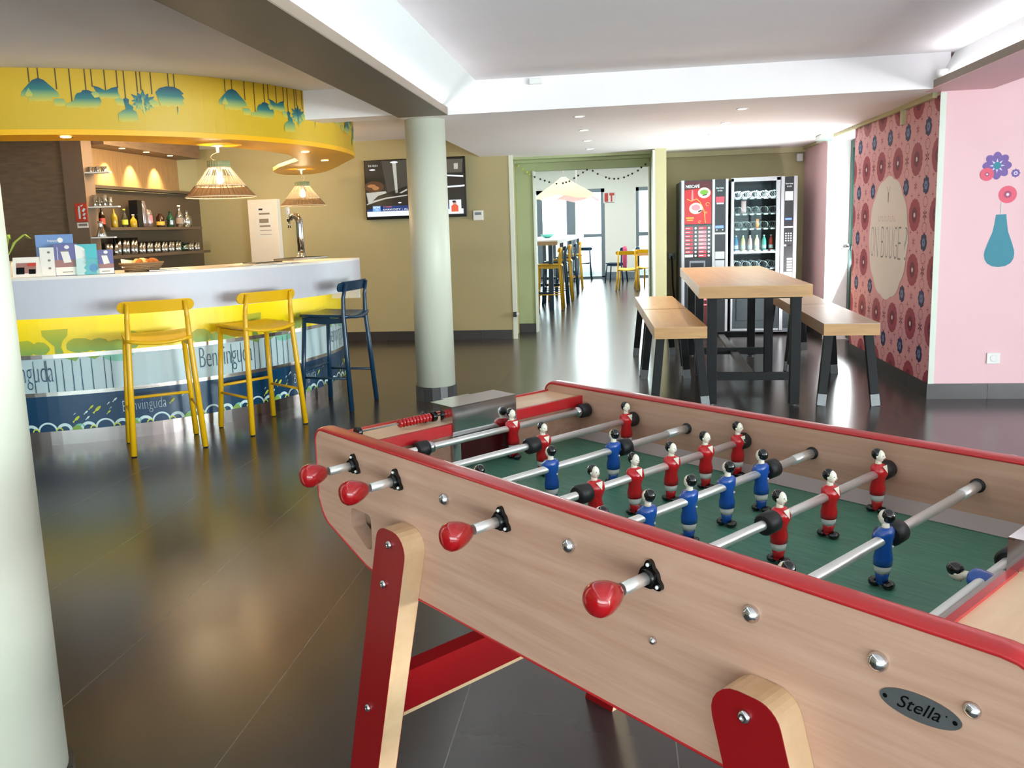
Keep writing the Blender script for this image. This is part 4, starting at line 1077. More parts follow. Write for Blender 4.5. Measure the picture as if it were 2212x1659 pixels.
# ------------------------------------------------------------------ things on the counter
ZT = 1.1365
def pol(a, r): return (BC[0] + r * math.cos(math.radians(a)), BC[1] + r * math.sin(math.radians(a)))
def face(a): return math.radians(a + 90)   # local -y... faces outward (local x runs along the counter)
def stand(name, label, cat, a, r, w, h, mat, lean=0.10, turn=0.0, group='cards and brochures on the bar', foot=None):
    x, y = pol(a, r); t = thing(name, label, cat, (x, y, ZT), face(a) + turn, group)
    m = MB(mat); d = h * lean
    m.add([(-w / 2, 0, 0), (w / 2, 0, 0), (w / 2, d, h), (-w / 2, d, h), (-w / 2, .005, 0), (w / 2, .005, 0), (w / 2, d + .005, h), (-w / 2, d + .005, h)],
          [(0, 1, 2, 3), (7, 6, 5, 4), (0, 4, 5, 1), (1, 5, 6, 2), (2, 6, 7, 3), (3, 7, 4, 0)])
    c = m.build('card', t)
    m = MB(foot or mat); m.box(-w / 2, w / 2, 0.004, d + .05, 0.0, 0.004); m.build('base', t)
    def pf(p): return ((p[0] - .5) * w, p[1] * h * lean - .0016, p[1] * h + .0002)
    return t, c, pf
def sq(x0, x1, y0, y1): return [(x0, y0), (x1, y0), (x1, y1), (x0, y1)]
t, c, pf = stand('photo_card', 'white card with a dark photo leaning at the left end of the bar top', 'card', -70.6, 2.20, .17, .125, 'paper_white', .25)
m = MB('brochure_brown'); m.flat([sq(.12, .80, .2, .72)], pf); m.flat([sq(.12, .40, .16, .5), sq(.55, .78, .16, .4)], lambda p: (pf(p)[0], pf(p)[1] - .0006, pf(p)[2]), 'gloss_black'); m.flat([sq(.5, .8, .55, .7)], lambda p: (pf(p)[0], pf(p)[1] - .0006, pf(p)[2]), 'sign_red'); m.build('print', c)
t, c, pf = stand('poster_stand', 'tall blue poster stand with a white cloud logo on the bar', 'poster', -66.7, 2.10, .220, .262, 'brochure_blue', .06)
m = MB('paper_white'); m.flat([circ(.66, .86, .075, 16, .062)] + text_polys('happy', fit_w=.26, fit_h=.07, o=(.32, .81)), pf); m.build('print', c)
t, c, pf = stand('price_card', 'narrow cream card with three small grey marks in front of the blue poster', 'card', -67.2, 2.19, .105, .182, 'paper_white', .08)
m = MB('ink_grey'); m.flat([circ(.5, .83, .09, 10, .04), circ(.5, .55, .09, 10, .04), circ(.5, .28, .09, 10, .04)], pf); m.build('print', c)
t, c, pf = stand('phone_card', 'blue and brown card showing a phone in front of the blue poster', 'card', -64.6, 2.19, .135, .200, 'brochure_purple', .08)
g2 = lambda p: (pf(p)[0], pf(p)[1] - .0006, pf(p)[2])
m = MB('brochure_brown'); m.flat([sq(0, 1, .27, .5)], pf); m.flat([sq(0.02, .98, 0.02, .27)], pf, 'paper_white'); m.flat([[(.28, .76), (.62, .76), (.72, .42), (.40, .40)], circ(.56, .90, .11, 14, .06)], g2, 'paper_white'); m.flat([sq(.28, .62, .765, .80), sq(.3, .75, .10, .13)], g2, 'ink_grey'); m.build('print', c)
t, c, pf = stand('brochure_holder', 'clear holder with a teal and white brochure on the bar', 'brochure holder', -61.5, 2.19, .125, .195, 'brochure_teal', .06)
m = MB('paper_white'); P = [(.0, .0), (.38, .0)] + [((.45 if k % 2 else .33), .06 + .085 * k) for k in range(11)] + [(.0, 1.0)]
m.flat([P], pf); m.flat([circ(.78, .22, .2, 16, .14)], pf, 'brochure_deep'); m.build('print', c)
m = MB('clear_pane'); m.box(-.068, .068, -.022, -.019, 0, .105); m.box(-.068, -.065, -.019, .02, 0, .105); m.box(.065, .068, -.019, .02, 0, .105); m.build('holder', t)
t, c, pf = stand('phone_card', 'small purple card showing a phone, right of the teal brochure', 'card', -58.8, 2.19, .105, .155, 'brochure_purple', .10)
g2 = lambda p: (pf(p)[0], pf(p)[1] - .0006, pf(p)[2])
m = MB('brochure_brown'); m.flat([sq(0, 1, .25, .42)], pf); m.flat([sq(.02, .98, .02, .24)], pf, 'paper_white'); m.flat([[(.34, .76), (.66, .76), (.78, .44), (.44, .40)], circ(.6, .90, .12, 14, .07)], g2, 'paper_white'); m.flat([sq(.33, .68, .765, .80), sq(.3, .75, .10, .13)], g2, 'ink_grey'); m.build('print', c)
# pastry basket
x, y = pol(-52.6, 2.02); t = thing('bread_basket', 'low oval basket lined with paper on the bar behind the left stool', 'basket', (x, y, ZT), face(-52.6), 'bread on the bar')
m = MB('wicker')
for k in range(5): m.tube([((.105 + .008 * k) * math.cos(2 * PI * i / 30), (.080 + .007 * k) * math.sin(2 * PI * i / 30), .007 + .012 * k) for i in range(30)], .0065, 6, closed=True)
m.box(-.09, .09, -.065, .065, 0.0, .006); m.build('basket_body', t)
m = MB('paper_white'); m.add([(-.13, -.06, .03), (.04, -.09, .035), (.10, .05, .05), (-.12, .08, .085)], [(0, 1, 2, 3)]); m.build('liner', t)
random.seed(11); bx0 = []
for i in range(9):
    px_, py_2 = random.uniform(-.075, .08), random.uniform(-.045, .04); pz = ZT + .052 + random.uniform(0, .012)
    ca, sa = math.cos(face(-52.6)), math.sin(face(-52.6)); wx, wy = x + px_ * ca - py_2 * sa, y + px_ * sa + py_2 * ca
    m = MB('bread' if i % 3 else 'bread_pale'); a = random.uniform(0, 3)
    pts = [(.034 * math.cos(a + q) * 1.0, .034 * math.sin(a + q), .010 * math.sin(q * 2)) for q in [-1.2, -.8, -.4, 0, .4, .8, 1.2]]
    m.tube(pts, [.008, .016, .021, .023, .021, .016, .008], 10)
    o = m.build('bread_roll', loc=(wx, wy, pz)); tag(o, 'golden bread roll heaped in the basket on the bar', 'bread', 'rolls in the bread basket')
x, y = pol(-49.2, 2.10); m = MB('gloss_black'); m.box(-.10, .10, -.055, .055, 0, .008); o = m.build('serving_tray', loc=(x, y, ZT), rotz=face(-49.2)); tag(o, 'small flat black tray right of the bread basket on the bar', 'tray')
# drip tray and chrome beer tap
x, y = -2.60, 6.98
t = thing('drip_tray', 'long steel drip tray under the beer tap on the bar', 'drip tray', (-2.66, 6.80, ZT), math.radians(78))
m = MB('steel'); m.box(-.26, .26, -.10, .10, 0, .018); m.build('tray_body', t, bevel=.003)
m = MB('gloss_black'); [m.box(-.24 + .03 * k, -.23 + .03 * k, -.085, .085, .018, .0195) for k in range(16)]; m.build('grille', t)
t = thing('beer_tap', 'tall curved chrome beer tap standing on the bar', 'beer tap', (-2.775, 7.10, ZT + .0005), math.radians(-25))
m = MB('chrome'); m.lathe([(.07, 0), (.07, .008), (.045, .016), (.034, .03), (.034, .05)], 24); m.build('base', t)
pts = [(0, 0, .05), (0, 0, .20), (0, 0, .30), (-.006, 0, .335), (-.030, 0, .365), (-.065, 0, .375), (-.095, 0, .36), (-.11, 0, .345)]
m = MB('chrome'); m.tube(pts, [.030, .030, .030, .031, .030, .027, .021, .018], 18); m.build('column', t)
m = MB('chrome'); m.cyl((-.10, 0, .35), (-.135, 0, .345), .016); m.cyl((-.135, 0, .362), (-.135, 0, .325), .014); m.cyl((-.135, 0, .325), (-.140, 0, .268), .006); m.cyl((-.118, 0, .325), (-.114, 0, .268), .005); m.build('spout', t)
m = MB('plastic_white'); m.loft([(.375, .010, .010, -.137, 0), (.40, .018, .018, -.138, 0), (.435, .021, .019, -.140, 0), (.458, .010, .010, -.142, 0)], 16); m.cyl((-.136, 0, .36), (-.137, 0, .376), .010, mat='chrome'); m.flat([sq(-.02, .02, .405, .415)], lambda p: (-.122 - .0, p[0] * .8, p[1]), 'sign_red'); m.build('tap_handle', t)
# papers left on the counter
for (a, r, w, d, rz, n, lab) in ((-31.5, 2.10, .21, .29, .25, 0, 'lowest, left sheet'), (-28.6, 2.12, .21, .29, -.3, 1, 'middle sheet'), (-24.8, 2.11, .21, .30, .1, 2, 'right sheet')):
    x, y = pol(a, r); o = MB('paper_white').box(-d / 2, d / 2, -w / 2, w / 2, 0, .003).build('paper_sheet', loc=(x, y, ZT + .0032 * n), rotz=face(a) + rz); tag(o, 'white paper lying on the bar left of the beer tap, ' + lab, 'paper', 'papers on the bar')
x, y = pol(-26.6, 1.98); o = MB('rubber_black').box(-.13, .13, -.07, .07, 0, .006).build('bar_mat', loc=(x, y, ZT + .0098), rotz=face(-26)); tag(o, 'flat dark mat lying over the papers on the bar', 'mat')

# ------------------------------------------------------------------ back bar
m = MB('post_brown'); m.box(-5.235, -5.02, 7.44, 7.60, 0, ZC); struct('trim_14', m)
o = MB('niche_wood').box(-5.199, -5.188, 7.62, 9.50, 1.90, 2.268).build('wood_panel'); tag(o, 'spotlit vertical grain wood panel above the bar shelves', 'wall panel')
o = MB('shelf_dark').box(-5.199, -5.187, 7.62, 9.965, 0.60, 1.862).build('shelf_backing'); tag(o, 'dark brown back panel behind the bottle and glass shelves', 'wall panel')
t = thing('light_pelmet', 'brown boxed pelmet with three spotlights above the bar shelves', 'pelmet', (-5.05, 8.62, 2.27))
m = MB('panel_wood'); m.box(-.149, .15, -1.0, .90, .0, .149); m.build('pelmet_body', t)
for k, yy in enumerate((8.05, 8.50, 8.98)):
    m = MB('spot_warm'); m.flat([circ(0.07, yy - 8.62, .03, 16)], lambda p: (p[0], p[1], -.0015)); m.build('spotlight', t)
SH = []
for (z, y1, lab, d) in ((1.865, 9.70, 'topmost', .12), (1.445, 9.46, 'middle, holding the bottles', .27), (1.165, 9.62, 'lowest, holding the drinking glasses', .27)):
    o = MB('shelf_dark').box(-5.186, -5.186 + d, 7.62, y1, z, z + .03).build('bar_shelf', bevel=.002); tag(o, 'long dark wooden bar shelf, ' + lab, 'shelf', 'long shelves behind the bar')
for (z, w) in ((2.0, .20), (1.675, .26), (1.385, .19)):
    m = MB('plastic_white'); m.prism([(-5.018, 7.45), (-5.018 + w + .02, 7.50), (-5.018 + w + .02, 7.54), (-5.018, 7.60)], lambda p: (p[0], p[1], z - .012), lambda p: (p[0], p[1], z)); o = m.build('corner_shelf')
    tag(o, 'small white shelf fixed to the brown post, ' + {2.0: 'topmost of three', 1.675: 'middle of three', 1.385: 'lowest of three'}[z], 'shelf', 'small white shelves beside the post')
def bottle(name, label, y, h, r, mat, x=-5.05, z=1.4755, cap=None, lab=None, grp='bottles on the middle bar shelf', short=False):
    m = MB(mat); prof = [(r * .9, 0), (r, .008), (r, h * .5), (r * .8, h * .62), (r * .36, h * .74), (r * .33, h * .93), (r * .4, h * .94)] if not short else [(r * .95, 0), (r, .01), (r, h * .75), (r * .5, h * .9), (r * .45, h)]
    m.lathe(prof, 16)
    if cap: m.cyl((0, 0, h * .93), (0, 0, h), r * .4, n=12, mat=cap)
    if lab: m.cyl((0, 0, h * .16), (0, 0, h * .42), r * 1.02, n=16, mat=lab, caps=False)
    o = m.build(name, loc=(x, y, z)); tag(o, label, 'bottle', grp); return o
bottle('liquor_bottle', 'tall yellow bottle at the left end of the middle bar shelf', 7.905, .20, .032, 'yellow_bottle')
bottle('liquor_bottle', 'clear bottle with a yellow green neck on the middle bar shelf', 8.09, .19, .030, 'acrylic', cap='print_lime', lab='print_lime')
bottle('liquor_bottle', 'short yellow bottle left of the black box on the middle bar shelf', 8.245, .135, .036, 'yellow_bottle', cap='paper_white')
o = MB('gloss_black').box(-.05, .05, -.045, .045, 0, .285).build('gift_box', loc=(-5.06, 8.325, 1.4755), bevel=.002); tag(o, 'tall black box among the bottles on the bar shelf', 'box')
m = MB('bag_silver'); m.loft([(0, .035, .045, 0, 0), (.05, .04, .05, 0, 0), (.2, .035, .048, 0, 0), (.26, .012, .046, 0, 0), (.28, .004, .045, 0, 0)], 12); o = m.build('coffee_bag', loc=(-5.04, 8.43, 1.4755)); tag(o, 'crinkled silver coffee bag beside the black box on the bar shelf', 'bag')
m = MB('bag_silver'); m.loft([(0, .03, .04, 0, 0), (.05, .034, .043, 0, 0), (.14, .03, .04, 0, 0), (.19, .01, .04, 0, 0)], 12); m.cyl((0, 0, .05), (0, 0, .13), .036, mat='tab_rose', caps=False); o = m.build('coffee_bag', loc=(-5.04, 8.535, 1.4755)); tag(o, 'small pink and silver bag right of the tall silver one', 'bag')
bottle('liquor_bottle', 'dark bottle with a yellow label on the middle bar shelf', 8.775, .150, .045, 'amber_bottle', lab='label_yellow', short=True)
bottle('liquor_bottle', 'dark green bottle on the middle bar shelf', 8.99, .19, .042, 'green_bottle', lab='green_glass')
bottle('liquor_bottle', 'tall clear bottle with a white cap on the middle bar shelf', 9.195, .25, .045, 'vessel', cap='plastic_white', lab='ink_grey')
bottle('carafe', 'short clear carafe at the right end of the middle bar shelf', 9.36, .20, .055, 'vessel')
def glassware(y, h, r, x, z, label, grp, mat='vessel', name='drinking_glass'):
    m = MB(mat); m.lathe([(r * .75, 0), (r * .8, .004), (r, h), (r - .002, h), (r * .75, .008), (.0001, .008)], 12)
    o = m.build(name, loc=(x, y, z)); tag(o, label, 'glass', grp)
random.seed(4); yy = 7.68; k = 0
while yy < 9.58:
    h = .175 if 7.85 < yy < 8.2 else (.125 if yy < 9.2 else .095)
    if not 9.14 < yy < 9.30:
        for xx in ((-5.02, -5.115) if k % 2 == 0 else (-5.03,)): glassware(yy, h, .032, xx, 1.1955, 'clear drinking glass in the row on the lowest long bar shelf', 'drinking glasses on the lowest bar shelf')
    yy += .074; k += 1
m = MB('green_glass'); m.lathe([(.05, 0), (.055, .005), (.055, .085), (.053, .085)], 16); m.cyl((0, 0, .085), (0, 0, .10), .057, mat='gloss_black'); o = m.build('glass_jar', loc=(-5.03, 9.215, 1.1955)); tag(o, 'green glass jar with a black lid among the drinking glasses', 'jar')
for i in range(5): glassware(7.49 + .025 * (i % 2) + .02, .05, .022, -4.99 + .036 * i, 2.0005 if i < 5 else 2.0, 'small clear glass on the topmost little white shelf', 'glasses on the topmost little shelf')
for i in range(4): glassware(7.515, .085 if i % 2 else .11, .024, -4.985 + .052 * i, 1.6755, 'clear glass on the middle little white shelf by the post', 'glasses on the middle little shelf')
m = MB('vessel'); m.lathe([(.050, 0), (.052, .005), (.030, .07), (.020, .12), (.030, .15), (.028, .15)], 16); o = m.build('carafe', loc=(-4.955, 7.525, 1.3855)); tag(o, 'clear glass carafe on the lowest little white shelf by the post', 'carafe')
bottle('soda_bottle', 'dark soda bottle with a red label at the left end of the bar shelf', 7.70, .22, .030, 'amber_bottle', cap='sign_red', lab='sign_red')
# fire sign on the post
t = thing('fire_sign', 'red fire extinguisher sign on the brown post by the bar', 'sign', (-5.085, 7.438, 1.535), 0)
MB('sign_red').box(-.062, .062, -.004, 0, 0, .175).build('plate', t)
m = MB('print_white'); m.flat([sq(-.028, -.008, .03, .135), circ(-.018, .14, .010, 10), [(.012, .03), (.03, .05), (.046, .035), (.04, .02)], [(.01, .06), (.03, .085), (.05, .075), (.03, .055)], [(.008, .10), (.03, .13), (.05, .12), (.03, .09)], [(.0, .14), (.02, .15), (.03, .16), (.0, .155)]], lambda p: (p[0], -.0048, p[1])); m.build('symbol', t)
m = MB('paper_white'); m.box(-.055, .06, -.003, 0, -.058, -.008); m.flat([sq(-.04, .05, -.04, -.018)], lambda p: (p[0], -.0036, p[1]), 'ink_grey'); m.build('lower_label', t)
# white cabinet with a notice behind the bar
t = thing('white_cabinet', 'slim white cabinet with a printed notice behind the bar', 'cabinet', (-4.33, 9.94, 0), 0)
m = MB('paper_white'); m.box(-.19, .19, -.05, .059, 0, 1.785); m.build('cabinet_body', t, bevel=.004)
m = MB('plastic_white'); m.box(-.095, .115, -.0515, -.051, 1.32, 1.72)
for (z, w, h, c) in ((1.655, .05, .02, 'vend_black'), (1.60, .14, .022, 'ink_grey'), (1.50, .12, .05, 'ink_grey'), (1.45, .14, .02, 'ink_grey'), (1.405, .15, .008, 'ink_grey'), (1.355, .15, .006, 'ink_grey')): m.flat([sq(-.06, -.06 + w, z, z + h)], lambda p: (p[0] + .01, -.0522, p[1]), c)
m.build('notice', t)
# potted plant leaf tips just past the near column
t = thing('potted_plant', 'green leaf tips of a plant poking out behind the column on the bar', 'plant', (pol(-76.0, 2.0)[0], pol(-76.0, 2.0)[1], ZT), 0)
m = MB('print_leaf')
for k in range(9):
    a = 2 * PI * k / 9; L_ = .20; vs = [(0, 0, .10)]; 
    for (q, w, z) in ((.4, .012, .22), (.8, .010, .27), (1.0, .001, .24)): vs += [(L_ * q * math.cos(a) - w * math.sin(a), L_ * q * math.sin(a) + w * math.cos(a), z), (L_ * q * math.cos(a) + w * math.sin(a), L_ * q * math.sin(a) - w * math.cos(a), z)]
    m.add(vs, [(0, 1, 2), (1, 3, 4, 2), (3, 5, 6, 4)])
m.build('leaves', t)
m = MB('plastic_white'); m.lathe([(.04, 0), (.055, .10), (.05, .10), (.045, .09), (.0001, .09)], 16); m.build('pot', t)
# ------------------------------------------------------------------ television
t = thing('television', 'wall mounted black television showing a car and a blue news banner behind the column', 'television', (-2.40, 9.93, 1.49), 0)
W_, H_ = 1.235, .705
m = MB('gloss_black'); m.box(-W_ / 2, W_ / 2, -.012, .03, 0, H_); m.box(-.25, .25, .03, .068, .15, .5); m.build('casing', t, bevel=.003)
def scr(name, col, s):
    emis(name, col, s * .85); b_ = MATS[name].node_tree.nodes['Principled BSDF']; b_.inputs['Base Color'].default_value = (.01, .01, .01, 1); b_.inputs['Roughness'].default_value = .25
for n_, c_, s_ in (('tv_dark', '#1a1c1c', .5), ('tv_grey', '#4a4a44', .6), ('tv_mid', '#6a665c', .6), ('tv_pale', '#c8c8bc', .8), ('tv_glow', '#b07848', .9), ('tv_navy', '#0c3a84', .8), ('tv_brown', '#5c3a22', .7), ('tv_sky', '#74b0ee', .9), ('tv_white', '#eef2f6', .95), ('tv_orange', '#e8603a', .9), ('tv_skin', '#d8a890', .8)): scr(n_, c_, s_)
x0, x1, y0, y1 = -W_ / 2 + .012, W_ / 2 - .012, .03, H_ - .012
def tv(u, v, lay=1): return (x0 + (x1 - x0) * u, -.0125 - .0004 * lay, y0 + (y1 - y0) * v)
m = MB()
def P_(pts, mat, lay): m.flat([pts], lambda p: tv(p[0], p[1], lay), mat)
P_(sq(0, 1, 0, 1), 'tv_dark', 1)
P_([(.17, 1), (.8, 1), (.8, .42), (.22, .40)], 'tv_grey', 2); P_(circ(.085, .545, .10, 20, .10), 'tv_brown', 3); P_(circ(.06, .56, .045, 14, .03), 'tv_glow', 4); P_(circ(.10, .52, .035, 14, .035), 'tv_glow', 4); P_([(0, .44), (.2, .46), (.22, .40), (.02, .24)], 'tv_pale', 3)
P_([(.28, .98), (.32, .98), (.325, .42), (.30, .42)], 'tv_pale', 4); P_(circ(.30, .965, .04, 16, .018), 'tv_white', 5); P_(circ(.075, .845, .032, 14, .014), 'tv_white', 5)
P_([(.03, .24), (.12, .38), (.28, .46), (.45, .56), (.8, .68), (1, .70), (1, .10), (.0, .10)], 'tv_dark', 4)
P_([(.0, .22), (.0, .24), (.08, .30), (.2, .345), (.42, .385), (.42, .365), (.2, .32), (.1, .275)], 'tv_pale', 5); P_([(.34, .42), (.42, .49), (.42, .46), (.36, .41)], 'tv_pale', 5)
P_([(.8, .71), (.99, .685), (.99, .655), (.8, .685)], 'tv_white', 5); P_([(.8, .505), (1, .52), (1, .49), (.8, .475)], 'tv_white', 5); P_([(.8, .98), (.99, .97), (.98, .74), (.8, .74)], 'tv_mid', 4); P_([(.9, .9), (.94, .9), (.94, .80), (.9, .80)], 'tv_pale', 5)
P_(circ(.34, .245, .018, 12, .012), 'tv_white', 6)
P_([(.0, .10), (.95, .10), (.95, .185), (.18, .195), (.16, .135), (.0, .135)], 'tv_navy', 5); P_(sq(.0, .98, 0.01, .10), 'tv_white', 6); P_(sq(.06, .14, .10, .20), 'tv_sky', 6)
P_(sq(.84, .96, .02, .26), 'tv_white', 7); P_([(.86, .05), (.93, .05), (.93, .15), (.91, .18), (.88, .18), (.86, .15)], 'tv_orange', 8); P_(circ(.895, .205, .018, 14, .032), 'tv_skin', 8); P_(circ(.89, .228, .020, 12, .02), 'tv_dark', 9)
m.flat(text_polys('23:10:21', fit_w=.095, fit_h=.034, o=(.035, .90)), lambda p: tv(p[0], p[1], 6), 'tv_white')
m.flat(text_polys('BFM', fit_w=.062, fit_h=.036, o=(.068, .155), bold=.01) + text_polys('TV', fit_w=.034, fit_h=.034, o=(.085, .110), bold=.01), lambda p: tv(p[0], p[1], 8), 'tv_white')
m.flat(text_polys('À 13H00', fit_w=.09, fit_h=.028, o=(.165, .168), bold=.01), lambda p: tv(p[0], p[1], 8), 'tv_orange')
m.flat(text_polys('SARKOZY : AUDITION À', fit_w=.45, fit_h=.040, o=(.165, .112), bold=.012), lambda p: tv(p[0], p[1], 8), 'tv_white')
m.build('screen', t)
t = thing('thermostat', 'small white square thermostat on the olive wall right of the television', 'thermostat', (-1.655, 9.999, 1.50))
MB('plastic_white').box(-.06, .06, -.022, 0, -.058, .058).build('casing', t, bevel=.003)
m = MB('frame_grey'); m.flat([sq(-.04, .04, .005, .035)], lambda p: (p[0], -.0226, p[1])); m.build('display', t)
t = thing('door_magnet', 'small black magnetic door holder on the white corner strip by the doorway', 'door holder', (-1.245, 9.994, .30))
MB('gloss_black').box(-.02, .02, -.03, 0, -.03, .03).build('magnet', t); MB('plastic_white').box(.02, .05, -.035, -.02, -.005, .02).build('arm', t)

# ------------------------------------------------------------------ printed mural on the right wall
t = thing('wall_mural', 'pink mural with red and navy rosettes and a pale round centre on the right wall', 'mural', (WX - .001, 7.46, .115))
YM0, YM1, ZM0, ZM1 = 6.402, 8.52, .115, 2.16
def mu(lay): return lambda p: (-.002 - .0004 * lay, p[0] - 7.46, p[1] - .115)
MB('mural_pink').box(-.002, 0, YM0 - 7.46, YM1 - 7.46, 0, ZM1 - ZM0).build('sheet', t)
OC = (7.455, 1.150)
def clipr(poly):
    # keep the part of a convex shape that lies on the sheet
    for (ax, s, lim) in ((0, 1, YM0), (0, -1, -YM1), (1, 1, ZM0), (1, -1, -ZM1)):
        out = []
        for i in range(len(poly)):
            a, b = poly[i - 1], poly[i]; da, db = s * a[ax] - lim, s * b[ax] - lim
            if (da >= 0) != (db >= 0): q = da / (da - db); out.append((a[0] + (b[0] - a[0]) * q, a[1] + (b[1] - a[1]) * q))
            if db >= 0: out.append(b)
        poly = out
        if len(poly) < 3: return None
    return poly
m = MB('mural_red')
def put(poly, mat, lay):
    p = clipr(poly)
    if p: m.flat([p], mu(lay), mat)
def far(cx, cy_, r=.50): return math.hypot(cx - OC[0], cy_ - OC[1]) > r
for i in range(-4, 5):
    for j in range(6):
        cx_, cz_ = 7.255 + .433 * i, 2.168 - .4155 * j
        if far(cx_, cz_, .42):
            put(scallop(cx_, cz_, .118, 16, .008, 4), 'mural_red', 2); put(scallop(cx_, cz_, .055, 12, .006, 4), 'mural_dark', 3); put(circ(cx_, cz_, .018, 12), 'mural_oval', 4)
        bx, bz = 7.038 + .433 * i, 1.9685 - .4165 * j
        if far(bx, bz, .5):
            put(scallop(bx, bz, .056, 8, .013, 4), 'mural_navy', 2); put(scallop(bx, bz, .026, 8, .010, 4), 'mural_blue', 3); put(circ(bx, bz, .010, 8), 'mural_navy', 4)
        # small star rosettes and loops between them
        for (sx_, sz_, big) in ((7.038 + .433 * i, 2.168 - .4155 * j, 1), (7.255 + .433 * i, 1.9685 - .4165 * j, 0)):
            if not far(sx_, sz_, .55): continue
            for k in range(6):
                a = 2 * PI * k / 6 + PI / 6; L_ = .052 if big else .040
                put([(sx_, sz_), (sx_ + L_ * .5 * math.cos(a - .3), sz_ + L_ * .5 * math.sin(a - .3)), (sx_ + L_ * math.cos(a), sz_ + L_ * math.sin(a)), (sx_ + L_ * .5 * math.cos(a + .3), sz_ + L_ * .5 * math.sin(a + .3))], 'mural_dark' if big else 'mural_red', 2)
            if big:
                for s in (-1, 1):
                    for k in range(9):
                        a = 2 * PI * k / 9; c0 = (sx_, sz_ + s * .095); b0, b1 = (c0[0] + .046 * math.cos(a), c0[1] + .040 * math.sin(a)), (c0[0] + .046 * math.cos(a + .55), c0[1] + .040 * math.sin(a + .55))
                        d = Vector((b1[0] - b0[0], b1[1] - b0[1])).normalized() * .0035
                        put([(b0[0] - d.y, b0[1] + d.x), (b0[0] + d.y, b0[1] - d.x), (b1[0] + d.y, b1[1] - d.x), (b1[0] - d.y, b1[1] + d.x)], 'mural_red', 1)
            else:
                for s in (-1, 1):
                    for q in (-1, 1):
                        c0 = (sx_ + s * .075, sz_ + q * .07); put([(c0[0] - .02, c0[1] - .003), (c0[0] + .02, c0[1] - .003), (c0[0] + .02, c0[1] + .003), (c0[0] - .02, c0[1] + .003)], 'mural_red', 1); put([(c0[0] - .003, c0[1] - .02), (c0[0] + .003, c0[1] - .02), (c0[0] + .003, c0[1] + .02), (c0[0] - .003, c0[1] + .02)], 'mural_red', 1)
m.build('rosettes', t)
m = MB('mural_oval'); m.flat([scallop(OC[0], OC[1], .497, 12, .018, 6)], mu(5)); m.build('centre_disc', t)
# lettering reads from the room: mirror along y
def mt(y_left, lay=6): return lambda p: (-.002 - .0004 * lay, (y_left - p[0]) - 7.46, p[1] - .115)
m = MB('mural_letter')
def thin(body, w, h, o, b): return text_polys(body, fit_w=w, fit_h=h, o=o, bold=b)
xs = 0
for ch, w in (('O', .085), ('N', .095), (' ', .03), ('B', .08), ('O', .08), ('U', .08), ('G', .085), ('E', .07), (' ', .02), ('?', .07)):
    if ch != ' ': m.flat(thin(ch, w, .262, (xs, .985), -.028), mt(7.905))
    xs += w + .028
m.use('mural_rose'); 
for k in range(9): m.flat([sq(.012 + .052 * k, .020 + .052 * k, 1.29, 1.335), sq(.02 + .052 * k, .045 + .052 * k, (1.29, 1.33)[k % 2], (1.295, 1.335)[k % 2])], mt(7.72))
m.use('mural_letter'); m.flat([[(-.012, 1.53), (.012, 1.53), (.010, 1.46), (0, 1.435), (-.010, 1.46)], [(-.04, 1.575), (-.034, 1.58), (-.008, 1.53), (-.014, 1.53)], [(.04, 1.575), (.034, 1.58), (.008, 1.53), (.014, 1.53)]], mt(7.462))
m.build('lettering', t)

# flower and vase stickers on the pink wall
def sticker(label, name, polys, loc, lift=0.0):
    t = thing(name, label, 'wall sticker', (loc[0], 6.3995 - lift, loc[1]), group='vase and flower stickers')
    for i, (nm, mat, pp) in enumerate(polys):
        m = MB(mat); m.prism(pp[0], lambda p: (p[0], -.0008 * (i + 1), p[1]), lambda p: (p[0], -.0008 * i, p[1]))
        for q in pp[1:]: m.prism(q, lambda p: (p[0], -.0008 * (i + 1), p[1]), lambda p: (p[0], -.0008 * i, p[1]))
        m.build(nm, t)
vase = [(-.034, .369), (.033, .369), (.042, .30), (.052, .245), (.080, .17), (.097, .115), (.100, .09), (.095, .055), (.078, .026), (.045, .006), (0, 0), (-.042, .006), (-.075, .026), (-.094, .055), (-.100, .09), (-.097, .115), (-.080, .17), (-.052, .245), (-.042, .30)]
sticker('teal vase sticker on the pink wall', 'vase_sticker', [('vase', 'sticker_teal', [vase])], (2.669, .953))
sticker('large purple scalloped flower sticker with a teal centre on the pink wall', 'flower_sticker',
        [('petals', 'sticker_purple', [scallop(0, 0, .074, 8, .022, 6)]), ('star', 'sticker_lilac', [[(.026 * math.cos(a - .25), .026 * math.sin(a - .25)), (.050 * math.cos(a), .050 * math.sin(a)), (.026 * math.cos(a + .25), .026 * math.sin(a + .25)), (.014 * math.cos(a), .014 * math.sin(a))] for a in [2 * PI * k / 8 for k in range(8)]]), ('centre', 'sticker_teal', [circ(0, 0, .026, 20)])], (2.624, 1.660))
sticker('small red round flower sticker overlapping the purple one', 'flower_sticker', [('petals', 'sticker_red', [circ(0, 0, .045, 24)]), ('ring', 'sticker_dark', [circ(0, 0, .014, 12)]), ('centre', 'sticker_lilac', [circ(0, 0, .007, 10)])], (2.560, 1.603), 0.003)
sticker('tiny purple flower sticker right of the large purple one', 'flower_sticker', [('petals', 'sticker_purple', [scallop(0, 0, .025, 8, .005, 4)]), ('centre', 'sticker_lilac', [circ(0, 0, .013, 12)]), ('eye', 'sticker_purple', [circ(0, 0, .006, 10)])], (2.747, 1.604))
sticker('red round flower sticker just above the vase', 'flower_sticker', [('petals', 'sticker_red', [circ(0, 0, .060, 28)]), ('ring', 'sticker_dark', [circ(0, 0, .026, 18)]), ('centre', 'sticker_lilac', [circ(0, 0, .010, 10)]), ('stem', 'sticker_stem', [sq(-.040, -.028, -.135, -.055)])], (2.703, 1.459))
